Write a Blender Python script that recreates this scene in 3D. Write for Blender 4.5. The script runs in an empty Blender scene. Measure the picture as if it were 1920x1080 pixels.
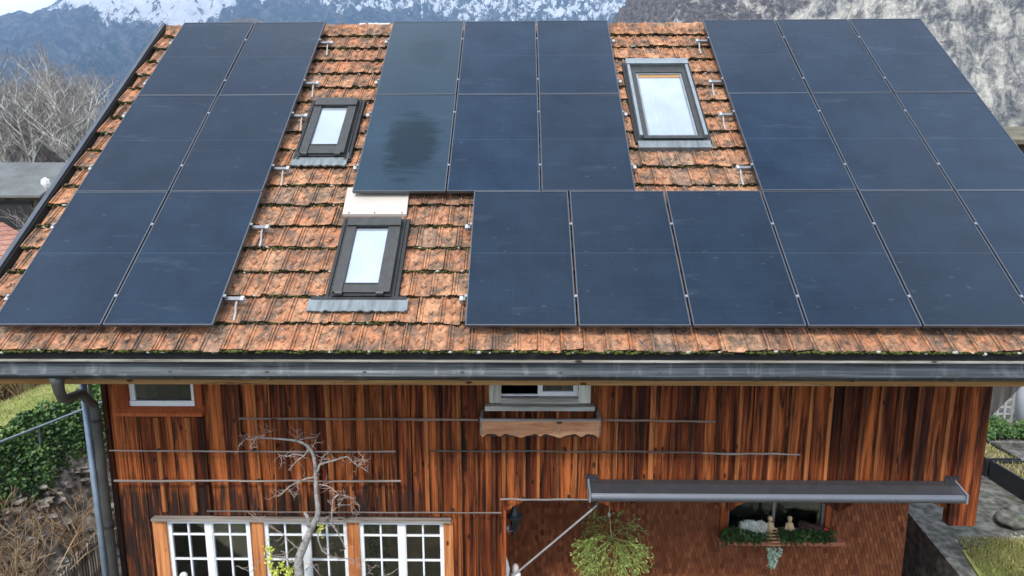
import bpy, math, random
from math import sin, cos, tan, radians, pi, sqrt, atan2, floor
from mathutils import Vector, Matrix, noise as mn

# ------------------------------------------------------------------ camera, sky, sun, exposure
S = bpy.context.scene
COL = S.collection
CAM = Vector((0.51875, -5.64283, 1.30869))
F_PX = 1200.0
ROT = ((0.999897267, 0.01421110, -0.00187090), (0.000554259, -0.16876032, -0.98565696), (-0.01432300, 0.98555467, -0.16875086))
cd = bpy.data.cameras.new("camera"); cam = bpy.data.objects.new("camera", cd); COL.objects.link(cam)
cam.matrix_world = Matrix(((ROT[0][0], -ROT[1][0], -ROT[2][0], CAM.x), (ROT[0][1], -ROT[1][1], -ROT[2][1], CAM.y),
                           (ROT[0][2], -ROT[1][2], -ROT[2][2], CAM.z), (0, 0, 0, 1)))
cd.sensor_width = 36.0; cd.lens = 36.0 * F_PX / 1920.0; cd.clip_start = 0.05; cd.clip_end = 20000
S.camera = cam
SUN_EL, SUN_AZ = radians(50), radians(202)      # azimuth clockwise from +Y: behind the camera, a little to the left
W = bpy.data.worlds.new("World"); S.world = W; W.use_nodes = True
wn = W.node_tree; wn.nodes.clear()
wo = wn.nodes.new("ShaderNodeOutputWorld"); wb = wn.nodes.new("ShaderNodeBackground"); wn.links.new(wb.outputs[0], wo.inputs[0])
sky = wn.nodes.new("ShaderNodeTexSky"); sky.sky_type = 'NISHITA'; sky.sun_disc = False
sky.sun_elevation = SUN_EL; sky.sun_rotation = SUN_AZ; sky.altitude = 500
tc = wn.nodes.new("ShaderNodeTexCoord"); mp = wn.nodes.new("ShaderNodeMapping"); mp.inputs[3].default_value = (1, 1, 2.2)
cn = wn.nodes.new("ShaderNodeTexNoise"); cn.inputs['Scale'].default_value = 2.1; cn.inputs['Detail'].default_value = 7
wn.links.new(tc.outputs['Generated'], mp.inputs[0]); wn.links.new(mp.outputs[0], cn.inputs['Vector'])
cr = wn.nodes.new("ShaderNodeValToRGB"); cr.color_ramp.elements[0].position = .38; cr.color_ramp.elements[1].position = .66
cr.color_ramp.elements[0].color = (.35, .35, .35, 1); cr.color_ramp.elements[1].color = (.9, .9, .9, 1)
wn.links.new(cn.outputs[0], cr.inputs[0])
cm = wn.nodes.new("ShaderNodeMixRGB"); cm.inputs[2].default_value = (8.6, 9.2, 10.2, 1)
wn.links.new(cr.outputs[0], cm.inputs[0]); wn.links.new(sky.outputs[0], cm.inputs[1]); wn.links.new(cm.outputs[0], wb.inputs[0])
wb.inputs[1].default_value = 0.15
sl = bpy.data.lights.new("sun", 'SUN'); sun = bpy.data.objects.new("sun", sl); COL.objects.link(sun)
sl.energy = 2.0; sl.angle = radians(8); sl.color = (1, .95, .88)
sd = Vector((sin(SUN_AZ) * cos(SUN_EL), cos(SUN_AZ) * cos(SUN_EL), sin(SUN_EL)))
sun.rotation_euler = sd.to_track_quat('Z', 'Y').to_euler()
vs = S.view_settings
vs.view_transform = 'Standard'; vs.look = 'None'; vs.exposure = 1.0; vs.gamma = 1; vs.use_curve_mapping = False
S.cycles.volume_bounces = 0; S.cycles.max_bounces = 6; S.cycles.transparent_max_bounces = 16
S.cycles.volume_step_rate = 1.0

# ------------------------------------------------------------------ helpers
R = random.Random(7)
TH = 0.72072; CT, ST = cos(TH), sin(TH)          # roof pitch
EU, ES, EN = Vector((1, 0, 0)), Vector((0, CT, ST)), Vector((0, -ST, CT))
def RP(u, s, n=0.0): return EU * u + ES * s + EN * n    # across, up the slope, off the panel plane
def ray(px, py):
    a, b = (px - 960) / F_PX, (py - 540) / F_PX
    return Vector([a * ROT[0][i] + b * ROT[1][i] + ROT[2][i] for i in range(3)])
def onY(px, py, Y): d = ray(px, py); return CAM + d * ((Y - CAM.y) / d.y)
def onZ(px, py, Z): d = ray(px, py); return CAM + d * ((Z - CAM.z) / d.z)
def onR(px, py, off=0.0):
    d = ray(px, py); t = (off - CAM.dot(EN)) / d.dot(EN); p = CAM + d * t; return p.x, p.dot(ES)

ORG = {}
def tag(o, label=None, cat=None, group=None, kind=None):
    if label: o['label'] = label
    if cat: o['category'] = cat
    if group: o['group'] = group
    if kind: o['kind'] = kind
    return o
def empty(name, loc, label, cat, group=None):
    o = bpy.data.objects.new(name, None); COL.objects.link(o); o.location = loc; o.empty_display_size = .1
    ORG[o.name] = Vector(loc); return tag(o, label, cat, group)

class MB:
    def __init__(s): s.v = []; s.f = []; s.t = []; s.tone = 0.5
    def add(s, vs, fs):
        b = len(s.v); s.v += [tuple(v) for v in vs]; s.f += [tuple(b + i for i in f) for f in fs]; s.t += [s.tone] * len(vs); return s
    def box(s, a, b):
        x0, y0, z0 = [min(a[i], b[i]) for i in range(3)]; x1, y1, z1 = [max(a[i], b[i]) for i in range(3)]
        return s.add([(x0,y0,z0),(x1,y0,z0),(x1,y1,z0),(x0,y1,z0),(x0,y0,z1),(x1,y0,z1),(x1,y1,z1),(x0,y1,z1)],
                     [(0,3,2,1),(4,5,6,7),(0,1,5,4),(1,2,6,5),(2,3,7,6),(3,0,4,7)])
    def fbox(s, fn, a, b):            # box in a mapped frame
        x0, y0, z0 = [min(a[i], b[i]) for i in range(3)]; x1, y1, z1 = [max(a[i], b[i]) for i in range(3)]
        return s.add([fn(*c) for c in [(x0,y0,z0),(x1,y0,z0),(x1,y1,z0),(x0,y1,z0),(x0,y0,z1),(x1,y0,z1),(x1,y1,z1),(x0,y1,z1)]],
                     [(0,3,2,1),(4,5,6,7),(0,1,5,4),(1,2,6,5),(2,3,7,6),(3,0,4,7)])
    def prism(s, poly, d):            # polygon (list of Vector) extruded by vector d
        n = len(poly); d = Vector(d); vs = [Vector(p) for p in poly] + [Vector(p) + d for p in poly]
        return s.add(vs, [tuple(range(n - 1, -1, -1)), tuple(range(n, 2 * n))] + [(i, (i + 1) % n, n + (i + 1) % n, n + i) for i in range(n)])
    def tube(s, pts, r, n=6, cap=True):
        pts = [Vector(p) for p in pts]; m = len(pts)
        if not hasattr(r, '__len__'): r = [r] * m
        elif len(r) == 2 and m != 2: r = [r[0] + (r[1] - r[0]) * i / (m - 1) for i in range(m)]
        vs = []; up = None
        for i, p in enumerate(pts):
            t = (pts[min(i + 1, m - 1)] - pts[max(i - 1, 0)]).normalized()
            if up is None:
                up = Vector((0, 0, 1)) if abs(t.z) < .9 else Vector((1, 0, 0))
            a = (up - t * up.dot(t))
            if a.length < 1e-5: a = t.orthogonal()
            a.normalize(); up = a; b = t.cross(a)
            for k in range(n):
                q = 2 * pi * k / n; vs.append(p + (a * cos(q) + b * sin(q)) * r[i])
        fs = [(i * n + k, i * n + (k + 1) % n, (i + 1) * n + (k + 1) % n, (i + 1) * n + k) for i in range(m - 1) for k in range(n)]
        if cap: fs += [tuple(range(n - 1, -1, -1)), tuple(range((m - 1) * n, m * n))]
        return s.add(vs, fs)
    def lathe(s, c, prof, n=12, ax=None):   # prof: (r, h)
        c = Vector(c); vs = []
        for r, h in prof:
            for k in range(n): vs.append(c + Vector((r * cos(2 * pi * k / n), r * sin(2 * pi * k / n), h)))
        m = len(prof)
        fs = [(i * n + k, i * n + (k + 1) % n, (i + 1) * n + (k + 1) % n, (i + 1) * n + k) for i in range(m - 1) for k in range(n)]
        fs += [tuple(range(n - 1, -1, -1)), tuple(range((m - 1) * n, m * n))]
        return s.add(vs, fs)
    def blob(s, c, r, seed=0, amp=.25, n=8, m=6):
        c = Vector(c); vs = []
        if not hasattr(r, '__len__'): r = (r, r, r)
        for i in range(m + 1):
            th = pi * i / m
            for k in range(n):
                d = Vector((sin(th) * cos(2 * pi * k / n), sin(th) * sin(2 * pi * k / n), cos(th)))
                q = 1 + amp * mn.noise(d * 1.7 + Vector((seed * 3.1, seed, 0)))
                vs.append(c + Vector((d.x * r[0], d.y * r[1], d.z * r[2])) * q)
        return s.add(vs, [(i * n + k, (i + 1) * n + k, (i + 1) * n + (k + 1) % n, i * n + (k + 1) % n) for i in range(m) for k in range(n)])
    def build(s, name, mat, parent=None, smooth=False, label=None):
        o0 = ORG.get(parent.name, Vector()) if parent else Vector()
        me = bpy.data.meshes.new(name)
        me.from_pydata([(v[0] - o0[0], v[1] - o0[1], v[2] - o0[2]) for v in s.v], [], s.f)
        at = me.attributes.new('tone', 'FLOAT', 'POINT'); at.data.foreach_set('value', s.t)
        if smooth: me.polygons.foreach_set('use_smooth', [True] * len(me.polygons))
        me.materials.append(mat); me.update()
        o = bpy.data.objects.new(name, me); COL.objects.link(o)
        if parent: o.parent = parent
        ORG[o.name] = o0
        if label: o['label'] = label
        return o
def copy_tree(o, parent=None):
    c = o.copy(); COL.objects.link(c); c.parent = parent
    for ch in list(o.children): copy_tree(ch, c)
    return c
def structure(o): o['kind'] = 'structure'; return o

# ------------------------------------------------------------------ materials
class NT:
    def __init__(s, name, rough=.6, spec=.5, metal=0.0):
        s.m = bpy.data.materials.new(name); s.m.use_nodes = True; s.t = s.m.node_tree
        s.b = s.t.nodes['Principled BSDF']; s.b.inputs['Roughness'].default_value = rough
        s.b.inputs['Specular IOR Level'].default_value = spec; s.b.inputs['Metallic'].default_value = metal
        s.c = s.n('ShaderNodeTexCoord')
    def n(s, k, **kw):
        x = s.t.nodes.new(k)
        for a, b in kw.items(): setattr(x, a, b)
        return x
    def l(s, a, b):
        if isinstance(a, (int, float)): b.default_value = a
        elif isinstance(a, tuple): b.default_value = a if len(a) == 4 or b.type == 'VECTOR' else a + (1,)
        else: s.t.links.new(a, b)
    def map(s, scale=(1, 1, 1), loc=(0, 0, 0), rot=(0, 0, 0), src=None):
        m = s.n('ShaderNodeMapping'); m.inputs[1].default_value = loc; m.inputs[2].default_value = rot; m.inputs[3].default_value = scale
        s.l(src or s.c.outputs['Object'], m.inputs[0]); return m.outputs[0]
    def noise(s, scale, vec=None, detail=4, rough=.55, dist=0.0):
        x = s.n('ShaderNodeTexNoise'); x.inputs['Scale'].default_value = scale; x.inputs['Detail'].default_value = detail
        x.inputs['Roughness'].default_value = rough; x.inputs['Distortion'].default_value = dist
        s.l(vec or s.c.outputs['Object'], x.inputs['Vector']); return x.outputs[0]
    def vor(s, scale, vec=None, feat='F1'):
        x = s.n('ShaderNodeTexVoronoi', feature=feat); x.inputs['Scale'].default_value = scale
        s.l(vec or s.c.outputs['Object'], x.inputs['Vector']); return x.outputs[0]
    def ramp(s, f, stops, interp='LINEAR'):
        x = s.n('ShaderNodeValToRGB'); x.color_ramp.interpolation = interp; e = x.color_ramp.elements
        while len(e) < len(stops): e.new(1)
        for i, (p, c) in enumerate(stops):
            e[i].position = p; c = (c, c, c) if not isinstance(c, tuple) else c; e[i].color = c + (1,)
        s.l(f, x.inputs[0]); return x.outputs[0]
    def mix(s, f, a, b, mode='MIX'):
        x = s.n('ShaderNodeMixRGB', blend_type=mode); s.l(f, x.inputs[0]); s.l(a, x.inputs[1]); s.l(b, x.inputs[2]); return x.outputs[0]
    def math(s, op, a, b=0.0, clamp=False):
        x = s.n('ShaderNodeMath', operation=op); x.use_clamp = clamp; s.l(a, x.inputs[0]); s.l(b, x.inputs[1]); return x.outputs[0]
    def attr(s, nm='tone'): x = s.n('ShaderNodeAttribute'); x.attribute_name = nm; return x.outputs['Fac']
    def rnd(s): return s.n('ShaderNodeObjectInfo').outputs['Random']
    def xyz(s, src=None):
        x = s.n('ShaderNodeSeparateXYZ'); s.l(src or s.c.outputs['Object'], x.inputs[0]); return x.outputs
    def bump(s, h, strength=.5, dist=.01):
        x = s.n('ShaderNodeBump'); x.inputs['Strength'].default_value = strength; x.inputs['Distance'].default_value = dist
        s.l(h, x.inputs['Height']); s.l(x.outputs[0], s.b.inputs['Normal']); return s
    def base(s, c): s.l(c, s.b.inputs['Base Color']); return s
    def rough(s, c): s.l(c, s.b.inputs['Roughness']); return s

def simple(name, col, rough=.6, spec=.5, metal=0.0, var=.25, sc=6, bump=.15, bd=.004):
    n = NT(name, rough, spec, metal)
    f = n.noise(sc, detail=6)
    a = tuple(c * (1 - var) for c in col); b = tuple(min(1, c * (1 + var)) for c in col)
    n.base(n.ramp(f, [(.3, a), (.7, b)]))
    if bump: n.bump(n.noise(sc * 6, detail=5), bump, bd)
    return n.m

def mat_tile():
    n = NT('clay_tile', .9, .1)
    t = n.attr()
    c = n.ramp(t, [(0, (.23, .10, .055)), (.25, (.38, .15, .068)), (.55, (.46, .19, .088)), (.8, (.55, .27, .135)), (1, (.30, .18, .12))])
    streak = n.noise(1, n.map((26, 5, 5)), 5, .6)
    c = n.mix(n.math('MULTIPLY', n.ramp(streak, [(.4, 0.0), (.7, 1.0)]), .68), c, (.62, .36, .215))
    g = n.ramp(n.noise(5.2, detail=9, rough=.78), [(.43, 0.0), (.58, 1.0)])
    c = n.mix(n.math('MULTIPLY', g, .86), c, (.10, .083, .066))
    d = n.ramp(n.noise(17, detail=7, rough=.75), [(.48, 0.0), (.66, 1.0)])
    c = n.mix(n.math('MULTIPLY', d, .75), c, (.035, .03, .025))
    l = n.ramp(n.noise(34, n.map(loc=(3, 1, 2)), 3, .5), [(.66, 0.0), (.72, 1.0)])
    c = n.mix(n.math('MULTIPLY', l, .6), c, (.5, .46, .38))
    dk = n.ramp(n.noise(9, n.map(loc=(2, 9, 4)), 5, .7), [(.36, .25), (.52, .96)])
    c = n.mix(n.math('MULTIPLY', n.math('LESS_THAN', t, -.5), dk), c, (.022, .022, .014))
    n.base(c); n.bump(n.noise(1, n.map((70, 20, 20)), 6, .7), .6, .006); return n.m

def mat_wood(name, dark, mid, light, stain=.5, gs=34, base_stain=False, grey=0.0, zdir=True, tw=.3, rough=.6, lf=0.0):
    n = NT(name, .75, .12)
    t = n.attr(); w = n.n('ShaderNodeCombineXYZ'); n.l(n.math('MULTIPLY', t, 37.0), w.inputs[0]); n.l(n.math('MULTIPLY', t, 11.0), w.inputs[2])
    va = n.n('ShaderNodeVectorMath', operation='ADD'); n.l(n.c.outputs['Object'], va.inputs[0]); n.l(w.outputs[0], va.inputs[1])
    sc = (gs, gs, 1.1) if zdir else (1.1, gs, gs)
    gr = n.noise(1, n.map(sc, src=va.outputs[0]), 7, .62, .6)
    sc2 = (gs * .28, gs * .28, .55) if zdir else (.55, gs * .28, gs * .28)
    br = n.noise(1, n.map(sc2, src=va.outputs[0]), 5, .6, .4)
    f = n.math('ADD', n.math('MULTIPLY', gr, .70 - lf), n.math('MULTIPLY', br, .40 + lf))
    f = n.math('ADD', f, n.math('MULTIPLY', n.math('SUBTRACT', t, .5), tw))
    c = n.ramp(f, [(.34, dark), (.50, mid), (.66, light), (.8, tuple(min(1, x * 1.25) for x in light))])
    # knots
    kv = n.vor(1, n.map((6.5, 6.5, 3.0) if zdir else (3.0, 6.5, 6.5), src=va.outputs[0]))
    k = n.ramp(kv, [(.07, 1.0), (.13, 0.0)])
    c = n.mix(n.math('MULTIPLY', k, .85), c, (.012, .006, .004))
    if stain:
        s1 = n.ramp(n.noise(1, n.map((17, 17, 1.0) if zdir else (1.0, 17, 17), loc=(5, 2, 1), src=va.outputs[0]), 8, .7, .6), [(.60 - stain * .16, 0.0), (.74 - stain * .14, 1.0)])
        c = n.mix(n.math('MULTIPLY', s1, .92), c, (.010, .007, .006))
    if grey:
        c = n.mix(n.math('MULTIPLY', n.ramp(n.noise(1, n.map((14, 14, 1.6) if zdir else (1.6, 14, 14)), 5), [(.35, 0.0), (.6, 1.0)]), grey), c, (.26, .235, .20))
    n.base(c)
    n.bump(gr, .5, .004); return n.m, n, c

M = {}
M['tile'] = mat_tile()
M['board'], nb, cb = mat_wood('weathered_spruce', (.010, .004, .003), (.135, .029, .009), (.44, .122, .032), .9, gs=40, tw=.2, lf=.28)
# black weathering that runs along the foot of the upper boards and the lower left of the facade (a stain of the wood itself)
xo = nb.xyz()
def band(n, v, z0, z1, w):   # 1 between z0 and z1
    a = n.math('DIVIDE', n.math('SUBTRACT', v, z0), w, True); b = n.math('DIVIDE', n.math('SUBTRACT', z1, v), w, True); return n.math('MULTIPLY', a, b)
HZ = -5.0
jag = nb.math('MULTIPLY', nb.math('SUBTRACT', nb.noise(1, nb.map((13, 13, 1.5)), 6, .7), .5), .9)
zz = nb.math('ADD', xo[2], jag)
b1 = band(nb, zz, -1.98 - HZ - .60, -1.98 - HZ + .06, .12)
left = nb.math('DIVIDE', nb.math('SUBTRACT', -.9, nb.math('ADD', xo[0], nb.math('MULTIPLY', jag, 1.5))), .8, True)
m1 = nb.math('MULTIPLY', b1, left)
lo = nb.math('DIVIDE', nb.math('SUBTRACT', -2.0 - HZ, zz), .3, True)
ll = nb.math('DIVIDE', nb.math('SUBTRACT', -3.98, nb.math('ADD', xo[0], nb.math('MULTIPLY', jag, .35))), .12, True)
m2 = nb.math('MAXIMUM', m1, nb.math('MULTIPLY', lo, ll))
nb.base(nb.mix(nb.math('MULTIPLY', m2, nb.ramp(nb.noise(1, nb.map((30, 30, 2.5)), 6, .7), [(.40, .35), (.55, .93)])), cb, (.018, .014, .012)))
M['batten'], _, _ = mat_wood('cover_strip', (.02, .007, .004), (.12, .036, .013), (.36, .12, .038), .55)
M['casing'], _, _ = mat_wood('orange_casing', (.10, .03, .012), (.36, .115, .035), (.58, .24, .09), .05, gs=26)
M['redwood'], _, _ = mat_wood('red_casing', (.08, .018, .008), (.26, .06, .018), (.36, .09, .028), 0)
M['fascia'], _, _ = mat_wood('ochre_fascia', (.16, .07, .02), (.33, .17, .06), (.44, .25, .11), .05, gs=30, zdir=False)
M['grey_wood'], _, _ = mat_wood('grey_wood', (.10, .08, .065), (.21, .18, .15), (.34, .30, .26), .25, gs=30, zdir=False)
M['grey_wood_v'], _, _ = mat_wood('grey_wood_upright', (.10, .08, .065), (.21, .18, .15), (.34, .30, .26), .25, gs=30)
M['pole'], _, _ = mat_wood('bare_pole', (.06, .038, .028), (.15, .10, .07), (.27, .19, .14), .1, gs=60, zdir=False)
M['flowerbox'], _, _ = mat_wood('pink_larch', (.16, .06, .03), (.38, .17, .085), (.62, .34, .17), 0, gs=12, zdir=False)
M['old_white'], _, _ = mat_wood('flaking_white', (.09, .06, .045), (.38, .34, .26), (.62, .60, .50), .15, gs=22)
M['old_sill'], _, _ = mat_wood('grey_sill', (.12, .10, .08), (.27, .24, .19), (.5, .47, .40), .1, gs=22, zdir=False)
M['grey_pole'], _, _ = mat_wood('weathered_pole', (.05, .04, .032), (.12, .10, .085), (.22, .19, .165), .25, gs=40, zdir=False)
M['dark_side'] = simple('dark_side', (.03, .02, .015), .8)
M['verge'] = simple('verge_metal', (.075, .085, .10), .45, .5, .4, .2, 3)
M['black'] = simple('black_board_and_shade', (.012, .011, .010), .8)
M['gutter'] = simple('zinc_gutter', (.19, .205, .215), .48, .5, .55, .35, 5)
def mat_gutter():
    n = NT('weathered_zinc', .5, .5, .45)
    f = n.noise(1, n.map((1.2, 30, 30)), 6, .6); g = n.ramp(n.noise(1, n.map((9, 2, 2)), 5, .6), [(.55, 0.0), (.75, 1.0)])
    c = n.ramp(f, [(.3, (.022, .024, .025)), (.52, (.050, .056, .060)), (.75, (.12, .132, .142))])
    c = n.mix(n.math('MULTIPLY', g, .25), c, (.40, .41, .41)); n.base(c); n.bump(f, .2, .003); return n.m
M['gutter'] = mat_gutter()
M['pipe'] = simple('dark_pipe', (.085, .083, .075), .5, .5, .3, .25, 5)
M['pipe_blue'] = simple('steel_pipe', (.24, .29, .34), .4, .5, .6, .25, 5)
M['alu'] = simple('aluminium', (.34, .345, .35), .35, .5, .8, .1, 8)
M['alu_grey'] = simple('light_grey_metal', (.24, .27, .28), .45, .5, .3, .15, 6)
M['bracket'] = simple('pale_bracket', (.40, .395, .37), .5, .5, .1, .12, 20)
M['sky_frame'] = simple('grey_cladding', (.048, .049, .046), .5, .5, .35, .22, 14)
M['sky_dark'] = simple('dark_flashing', (.020, .020, .021), .55, .5, .3, .3, 10)
def mat_lead():
    n = NT('lead_apron', .6, .4, .25)
    f = n.noise(1, n.map((22, 4, 4)), 5, .6)
    n.base(n.ramp(f, [(.3, (.12, .14, .145)), (.7, (.24, .27, .275))])); n.bump(f, .6, .012); return n.m
M['lead'] = mat_lead()
M['beige'] = simple('cream_panel', (.50, .44, .38), .55, .4, 0, .06, 5)
M['white'] = simple('white_paint', (.78, .78, .76), .4, .4, 0, .05, 6, .05)
M['awning'] = simple('grey_awning', (.058, .058, .062), .38, .5, .35, .15, 8)
M['awning_front'] = simple('awning_front', (.15, .155, .17), .3, .5, .5, .08, 3, .05)
M['steel'] = simple('steel_rod', (.30, .28, .26), .4, .5, .5, .15, 8)
M['lantern'] = simple('lantern_iron', (.055, .065, .065), .5, .5, .4, .3, 20)
def mat_skyglass():
    n = NT('skylight_glass', .03, 1.0, .55)
    f = n.noise(2.2, detail=3)
    n.base(n.ramp(f, [(.3, (.42, .48, .55)), (.7, (.53, .57, .61))])); return n.m
M['skyglass'] = mat_skyglass()
def mat_panel(patch=None):
    n = NT('panel_glass' + ('_dew' if patch else ''), .09, .20)
    o = n.n('ShaderNodeObjectInfo'); w = n.n('ShaderNodeCombineXYZ'); n.l(n.math('MULTIPLY', o.outputs['Random'], 50.0), w.inputs[0]); n.l(n.math('MULTIPLY', o.outputs['Random'], 21.0), w.inputs[1])
    va = n.n('ShaderNodeVectorMath', operation='ADD'); n.l(n.c.outputs['Object'], va.inputs[0]); n.l(w.outputs[0], va.inputs[1])
    f = n.noise(1.7, va.outputs[0], 6, .6)
    xy = n.xyz()
    def lines(v, p, wd):
        q = n.math('FRACT', n.math('DIVIDE', n.math('ADD', v, 10.0), p)); return n.math('LESS_THAN', q, wd)
    g1 = lines(xy[0], .1655, .014); g2 = lines(xy[1], .0868, .03); bus = lines(xy[0], .0165, .10)
    c = n.ramp(f, [(.28, (.003, .013, .030)), (.72, (.010, .028, .055))])
    c = n.mix(n.math('MULTIPLY', o.outputs['Random'], .4), c, (.012, .016, .021))
    c = n.mix(n.math('MULTIPLY', g1, .12), c, (.06, .08, .1))
    c = n.mix(n.math('MULTIPLY', g2, .05), c, (.14, .17, .2))
    c = n.mix(n.math('MULTIPLY', bus, .06), c, (.25, .27, .3))
    mid = n.math('LESS_THAN', n.math('ABSOLUTE', n.math('SUBTRACT', xy[1], .8815)), .004)
    c = n.mix(n.math('MULTIPLY', mid, .28), c, (.07, .11, .15))
    sm = n.ramp(n.noise(1, n.map((1.2, 5, 1), src=va.outputs[0]), 4, .6), [(.6, 0.0), (.78, 1.0)])
    dust = n.math('MULTIPLY', sm, .18)
    # droppings and drips: small pale marks
    sp = n.ramp(n.noise(1, n.map((9, 22, 1), src=va.outputs[0]), 2, .4), [(.70, 0.0), (.78, 1.0)])
    dust = n.math('ADD', dust, n.math('MULTIPLY', sp, .22))
    if patch:
        cx, cy, rx, ry, amt, film = patch
        j = n.math('MULTIPLY', n.math('SUBTRACT', n.noise(1, n.map((2.4, 9, 1)), 5, .6), .5), 1.5)
        dx = n.math('DIVIDE', n.math('SUBTRACT', xy[0], cx), rx); dy = n.math('DIVIDE', n.math('SUBTRACT', xy[1], cy), ry)
        r = n.math('ADD', n.math('SQRT', n.math('ADD', n.math('MULTIPLY', dx, dx), n.math('MULTIPLY', dy, dy))), j)
        clear = n.ramp(r, [(.62, 1.0), (1.12, 0.0)])
        c = n.mix(film, c, (.036, .066, .086)); c = n.mix(n.math('MULTIPLY', clear, amt), c, (.006, .017, .027))
    c = n.mix(dust, c, (.10, .13, .165))
    n.base(c); n.rough(n.math('ADD', .07, n.math('MULTIPLY', f, .22))); 
    return n.m
M['panel'] = mat_panel(); M['panel_dew'] = mat_panel((.56, .80, .36, .66, .95, .42)); M['panel_dew2'] = mat_panel((.58, 1.0, .30, .42, .32, .42))
M['pframe'] = simple('panel_frame', (.10, .11, .125), .35, .5, .6, .1, 8)
M['rail'] = simple('rail', (.25, .25, .25), .4, .5, .7, .1, 8)
M['moss'] = simple('moss', (.075, .082, .022), .95, .1, 0, .6, 40, .6, .01)
M['moss_dark'] = simple('dark_moss', (.030, .034, .014), .95, .1, 0, .6, 40, .6, .01)
M['lichen'] = simple('pale_lichen', (.42, .43, .36), .95, .1, 0, .3, 40, .6, .01)
def mat_shingle():
    n = NT('painted_shingle', .8, .12)
    t = n.attr(); c = n.ramp(t, [(0, (.09, .026, .012)), (.5, (.20, .062, .024)), (1, (.34, .12, .05))])
    g = n.ramp(n.noise(1.3, detail=6, rough=.65), [(.42, 0.0), (.7, 1.0)])
    c = n.mix(n.math('MULTIPLY', g, .35), c, (.085, .030, .018))
    n.base(c); n.bump(n.noise(1, n.map((80, 80, 8)), 4), .3, .003); return n.m
M['shingle'] = mat_shingle()
def mat_pane():
    n = NT('window_pane', .02, .5); nt = n.t
    tr = nt.nodes.new('ShaderNodeBsdfTransparent'); tr.inputs[0].default_value = (.80, .84, .82, 1)
    gl = nt.nodes.new('ShaderNodeBsdfGlossy'); gl.inputs['Roughness'].default_value = .02
    fr = nt.nodes.new('ShaderNodeFresnel'); fr.inputs[0].default_value = 1.6
    mx = nt.nodes.new('ShaderNodeMixShader'); nt.links.new(fr.outputs[0], mx.inputs[0]); nt.links.new(tr.outputs[0], mx.inputs[1]); nt.links.new(gl.outputs[0], mx.inputs[2])
    nt.links.new(mx.outputs[0], nt.nodes['Material Output'].inputs[0]); return n.m
M['pane'] = mat_pane()
M['room'] = simple('room_wall', (.34, .20, .09), .8, .5, 0, .6, 3)
M['curtain'] = simple('grey_curtain', (.42, .43, .45), .9)
M['bluecloth'] = simple('blue_cloth', (.03, .09, .25), .8)
M['leaf'] = simple('leaf', (.075, .15, .03), .55, .4, 0, .45, 3)
def mat_leaf(name, a, b, c2, tr=.0):
    n = NT(name, .55, .3); n.base(n.ramp(n.attr(), [(0, a), (.55, b), (1, c2)])); return n.m
M['ivy'] = mat_leaf('ivy_leaf', (.022, .055, .014), (.055, .125, .028), (.17, .24, .055))
M['mistle'] = mat_leaf('mistletoe_leaf', (.10, .15, .03), (.24, .32, .07), (.44, .50, .18))
M['fir'] = mat_leaf('fir_needle', (.012, .045, .012), (.04, .11, .022), (.10, .20, .05))
M['pale_leaf'] = mat_leaf('pale_leaf', (.16, .24, .15), (.30, .40, .28), (.46, .54, .42))
M['bark'] = simple('grey_bark', (.40, .375, .345), .9, .2, 0, .5, 22, 1.0, .02)
M['bark_red'] = simple('reddish_twig', (.33, .24, .20), .8, .2, 0, .3, 12)
M['birch'] = simple('birch_bark', (.70, .68, .62), .8, .2, 0, .25, 5)
M['twig'] = mat_leaf('twig', (.15, .13, .11), (.27, .24, .21), (.50, .46, .40))
M['brown_twig'] = mat_leaf('brown_twig', (.13, .07, .04), (.30, .19, .10), (.50, .38, .22))
M['grassblade'] = mat_leaf('grass_blade', (.11, .13, .035), (.26, .24, .075), (.52, .45, .22))
def mat_grass():
    n = NT('grass', .9, .15)
    c = n.ramp(n.noise(2.6, detail=8, rough=.7), [(.3, (.12, .15, .035)), (.5, (.20, .23, .055)), (.7, (.34, .32, .11))])
    c = n.mix(n.math('MULTIPLY', n.ramp(n.noise(12, detail=5), [(.5, 0.0), (.75, 1.0)]), .5), c, (.13, .11, .05))
    n.base(c); n.bump(n.noise(30, detail=6), .8, .03); return n.m
M['grass'] = mat_grass()
def mat_stone(name, a, b, c, sc=3.0, moss=.3):
    n = NT(name, .9, .2)
    v = n.vor(sc * 1.6, n.map((1, 1, 1)), 'F1'); f = n.noise(sc, detail=9, rough=.7, dist=.5)
    col = n.ramp(n.math('ADD', n.math('MULTIPLY', f, .75), n.math('MULTIPLY', v, .35)), [(.35, a), (.52, b), (.7, c)])
    g = n.ramp(n.noise(sc * .8, n.map(loc=(7, 3, 1)), 7, .7), [(.56, 0.0), (.66, 1.0)])
    col = n.mix(n.math('MULTIPLY', g, moss), col, (.055, .085, .022))
    n.base(col); n.bump(f, .8, .05); return n.m
M['stone'] = mat_stone('bank_stone', (.045, .036, .026), (.15, .125, .095), (.34, .31, .27), 5, .35)
M['concrete'] = mat_stone('old_concrete', (.045, .045, .036), (.10, .096, .082), (.19, .182, .16), 5.5, .8)
M['asphalt'] = simple('dark_asphalt', (.055, .057, .062), .9, .2, 0, .2, 12, .5, .01)
M['planter'] = simple('planter_plastic', (.018, .019, .022), .6, .3, 0, .3, 12)
M['soil'] = simple('dry_soil', (.20, .17, .13), .95, .1, 0, .6, 22, .8, .02)
M['barn_roof'] = simple('pale_barn_roof', (.12, .125, .12), .8, .2, 0, .3, .8)
M['barn_wall'] = simple('dark_barn_wall', (.12, .105, .07), .9, .2, 0, .5, 1.2)
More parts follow.
